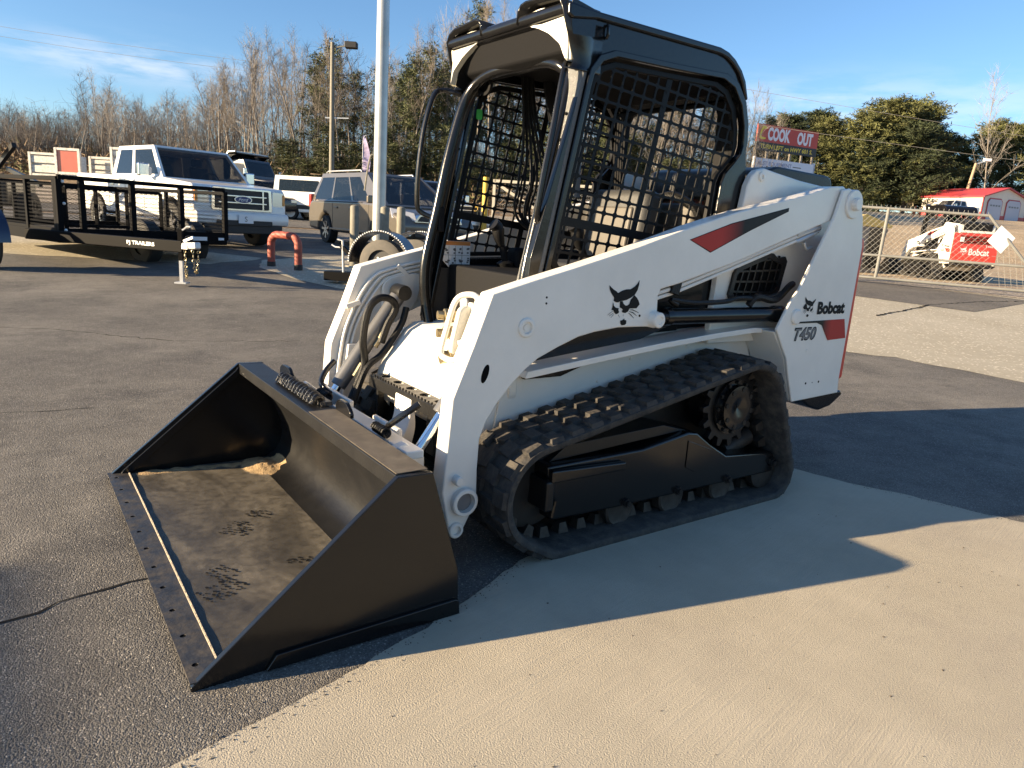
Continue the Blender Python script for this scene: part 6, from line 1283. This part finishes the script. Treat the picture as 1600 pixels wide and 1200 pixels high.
# the broad evergreens at the right
E0 = cedar(31, 16, 4.6, 'needle2', 'tallest broad evergreen rising right of the billboard'); E1 = cedar(32, 14, 4.0, 'needle2', 'broad evergreen', 300); E2 = cedar(33, 13, 3.8, 'needle3', 'dark evergreen', 300)
def ev(p, lat, f, h, w_, label, first=False):
    c = p if first else copy_tree(p); c.location = S(lat, f); c.rotation_euler = (0, 0, r_.uniform(0, 6)); H0 = {E0: 16, E1: 14, E2: 13}[p]; R0 = {E0: 4.6, E1: 4.0, E2: 3.8}[p]; c.scale = (w_/R0, w_/R0, h/H0); c['label'] = label; return c
ev(E0, 50.5, 106, 14.8, 6.4, 'tallest broad evergreen rising right of the billboard', True)
ev(E1, 55.6, 109, 15.0, 6.2, 'olive evergreen with a rounded top at the middle of the evergreen clump', True)
ev(E2, 61.5, 117, 13.0, 5.2, 'dark shaded evergreen behind the garage ridge', True)
ev(E1, 46.3, 105, 12.6, 5.0, 'low olive evergreen just right of the billboard'); ev(E0, 41.5, 106, 12.0, 4.0, 'slim evergreen peeking above the billboard corner')
ev(E0, 58.0, 114, 14.2, 5.2, 'evergreen at the right shoulder of the evergreen clump'); ev(E2, 52.6, 103, 11.5, 5.2, 'low dark evergreen before the middle of the clump'); ev(E2, 57.0, 116, 13.0, 4.6, 'dark evergreen beneath the bare birch'); ev(E1, 71.5, 116, 13.8, 5.4, 'olive evergreen at the right edge above the garage'); ev(E0, 77.0, 118, 14.2, 5.8, 'evergreen cut by the right picture edge'); ev(E1, 67.0, 118, 11.4, 4.2, 'pale olive evergreen behind the garage roof'); ev(E2, 41.9, 110, 13.0, 5.0, 'dark evergreen left of the billboard'); ev(E2, 47.0, 104, 9.5, 4.6, 'low dark evergreen before the tallest one'); ev(E1, 74, 104, 14, 5, 'evergreen far outside to the right'); ev(E2, 36.9, 107.5, 12.0, 4.8, 'dark evergreen behind the loader hood')
ev(E2, 64.0, 120, 12.4, 4.8, 'dark evergreen just left of the yard light')
bt = copy_tree(PB[4]); bt.location = S(61.8, 100); bt.scale = (1.6, 1.6, 1.95); bt['label'] = 'pale bare birch-like tree beside the yard light'; bt['group'] = 'single pale trees'
bt2 = copy_tree(PB[2]); bt2.location = S(23.3, 72); bt2.scale = (.7, .7, .95); bt2['label'] = 'thin leafless tree just right of the loader cab'; bt2['group'] = 'single pale trees'
# undergrowth: brush along the foot of the wood
mb = MB(); mb2 = MB(); r_ = random.Random(8)
for i in range(900):
    f = r_.uniform(51, 68); la_ = r_.uniform(-.74, .333)*f; c = S(la_, f); h = r_.uniform(.4, 2.2)
    tuft((mb2 if r_.random() < .22 else mb), r_, c+Vector((0, 0, h*.45)), h*.8, 26, .7, .55, .05)
for i in range(3200):
    f = r_.uniform(54, 92); la_ = r_.uniform(-.76, .333)*f; c = S(la_, f); limb(mb, r_, c, (r_.gauss(0, .18), r_.gauss(0, .18), 1), r_.uniform(1.5, 5.0), r_.uniform(.008, .02), 3, 3, .10, .05)
th = MB()
for i in range(5200):
    f = r_.uniform(57, 100)*(1 if i % 3 else 1.05); la_ = r_.uniform(-.78, .333)*f; c = S(la_, f); h = r_.uniform(2.5, 6.8)*(1 if la_/f > -.42 else .8)
    q = limb(th, r_, c, (r_.gauss(0, .15), r_.gauss(0, .15), 1), h, r_.uniform(.014, .03), 3, 3, .08, .05)
    for k in range(7):
        b_ = q[1+k % 3].lerp(q[k % 3], r_.random()); limb(th, r_, b_, (r_.gauss(0, .8), r_.gauss(0, .8), r_.gauss(.6, .3)), r_.uniform(.6, 1.7), .009, 3, 2, .2, .05)
th.build('thicket', 'twig', smooth=0, kind='stuff', label='hazy grey-brown thicket filling the wood between the trunks')
mb.build('undergrowth', 'brush', smooth=0, kind='stuff', label='tangle of brown saplings and brush under the leafless trees'); mb2.build('shrub_undergrowth', 'brush2', smooth=0, kind='stuff', label='olive green brush scattered at the foot of the wood')
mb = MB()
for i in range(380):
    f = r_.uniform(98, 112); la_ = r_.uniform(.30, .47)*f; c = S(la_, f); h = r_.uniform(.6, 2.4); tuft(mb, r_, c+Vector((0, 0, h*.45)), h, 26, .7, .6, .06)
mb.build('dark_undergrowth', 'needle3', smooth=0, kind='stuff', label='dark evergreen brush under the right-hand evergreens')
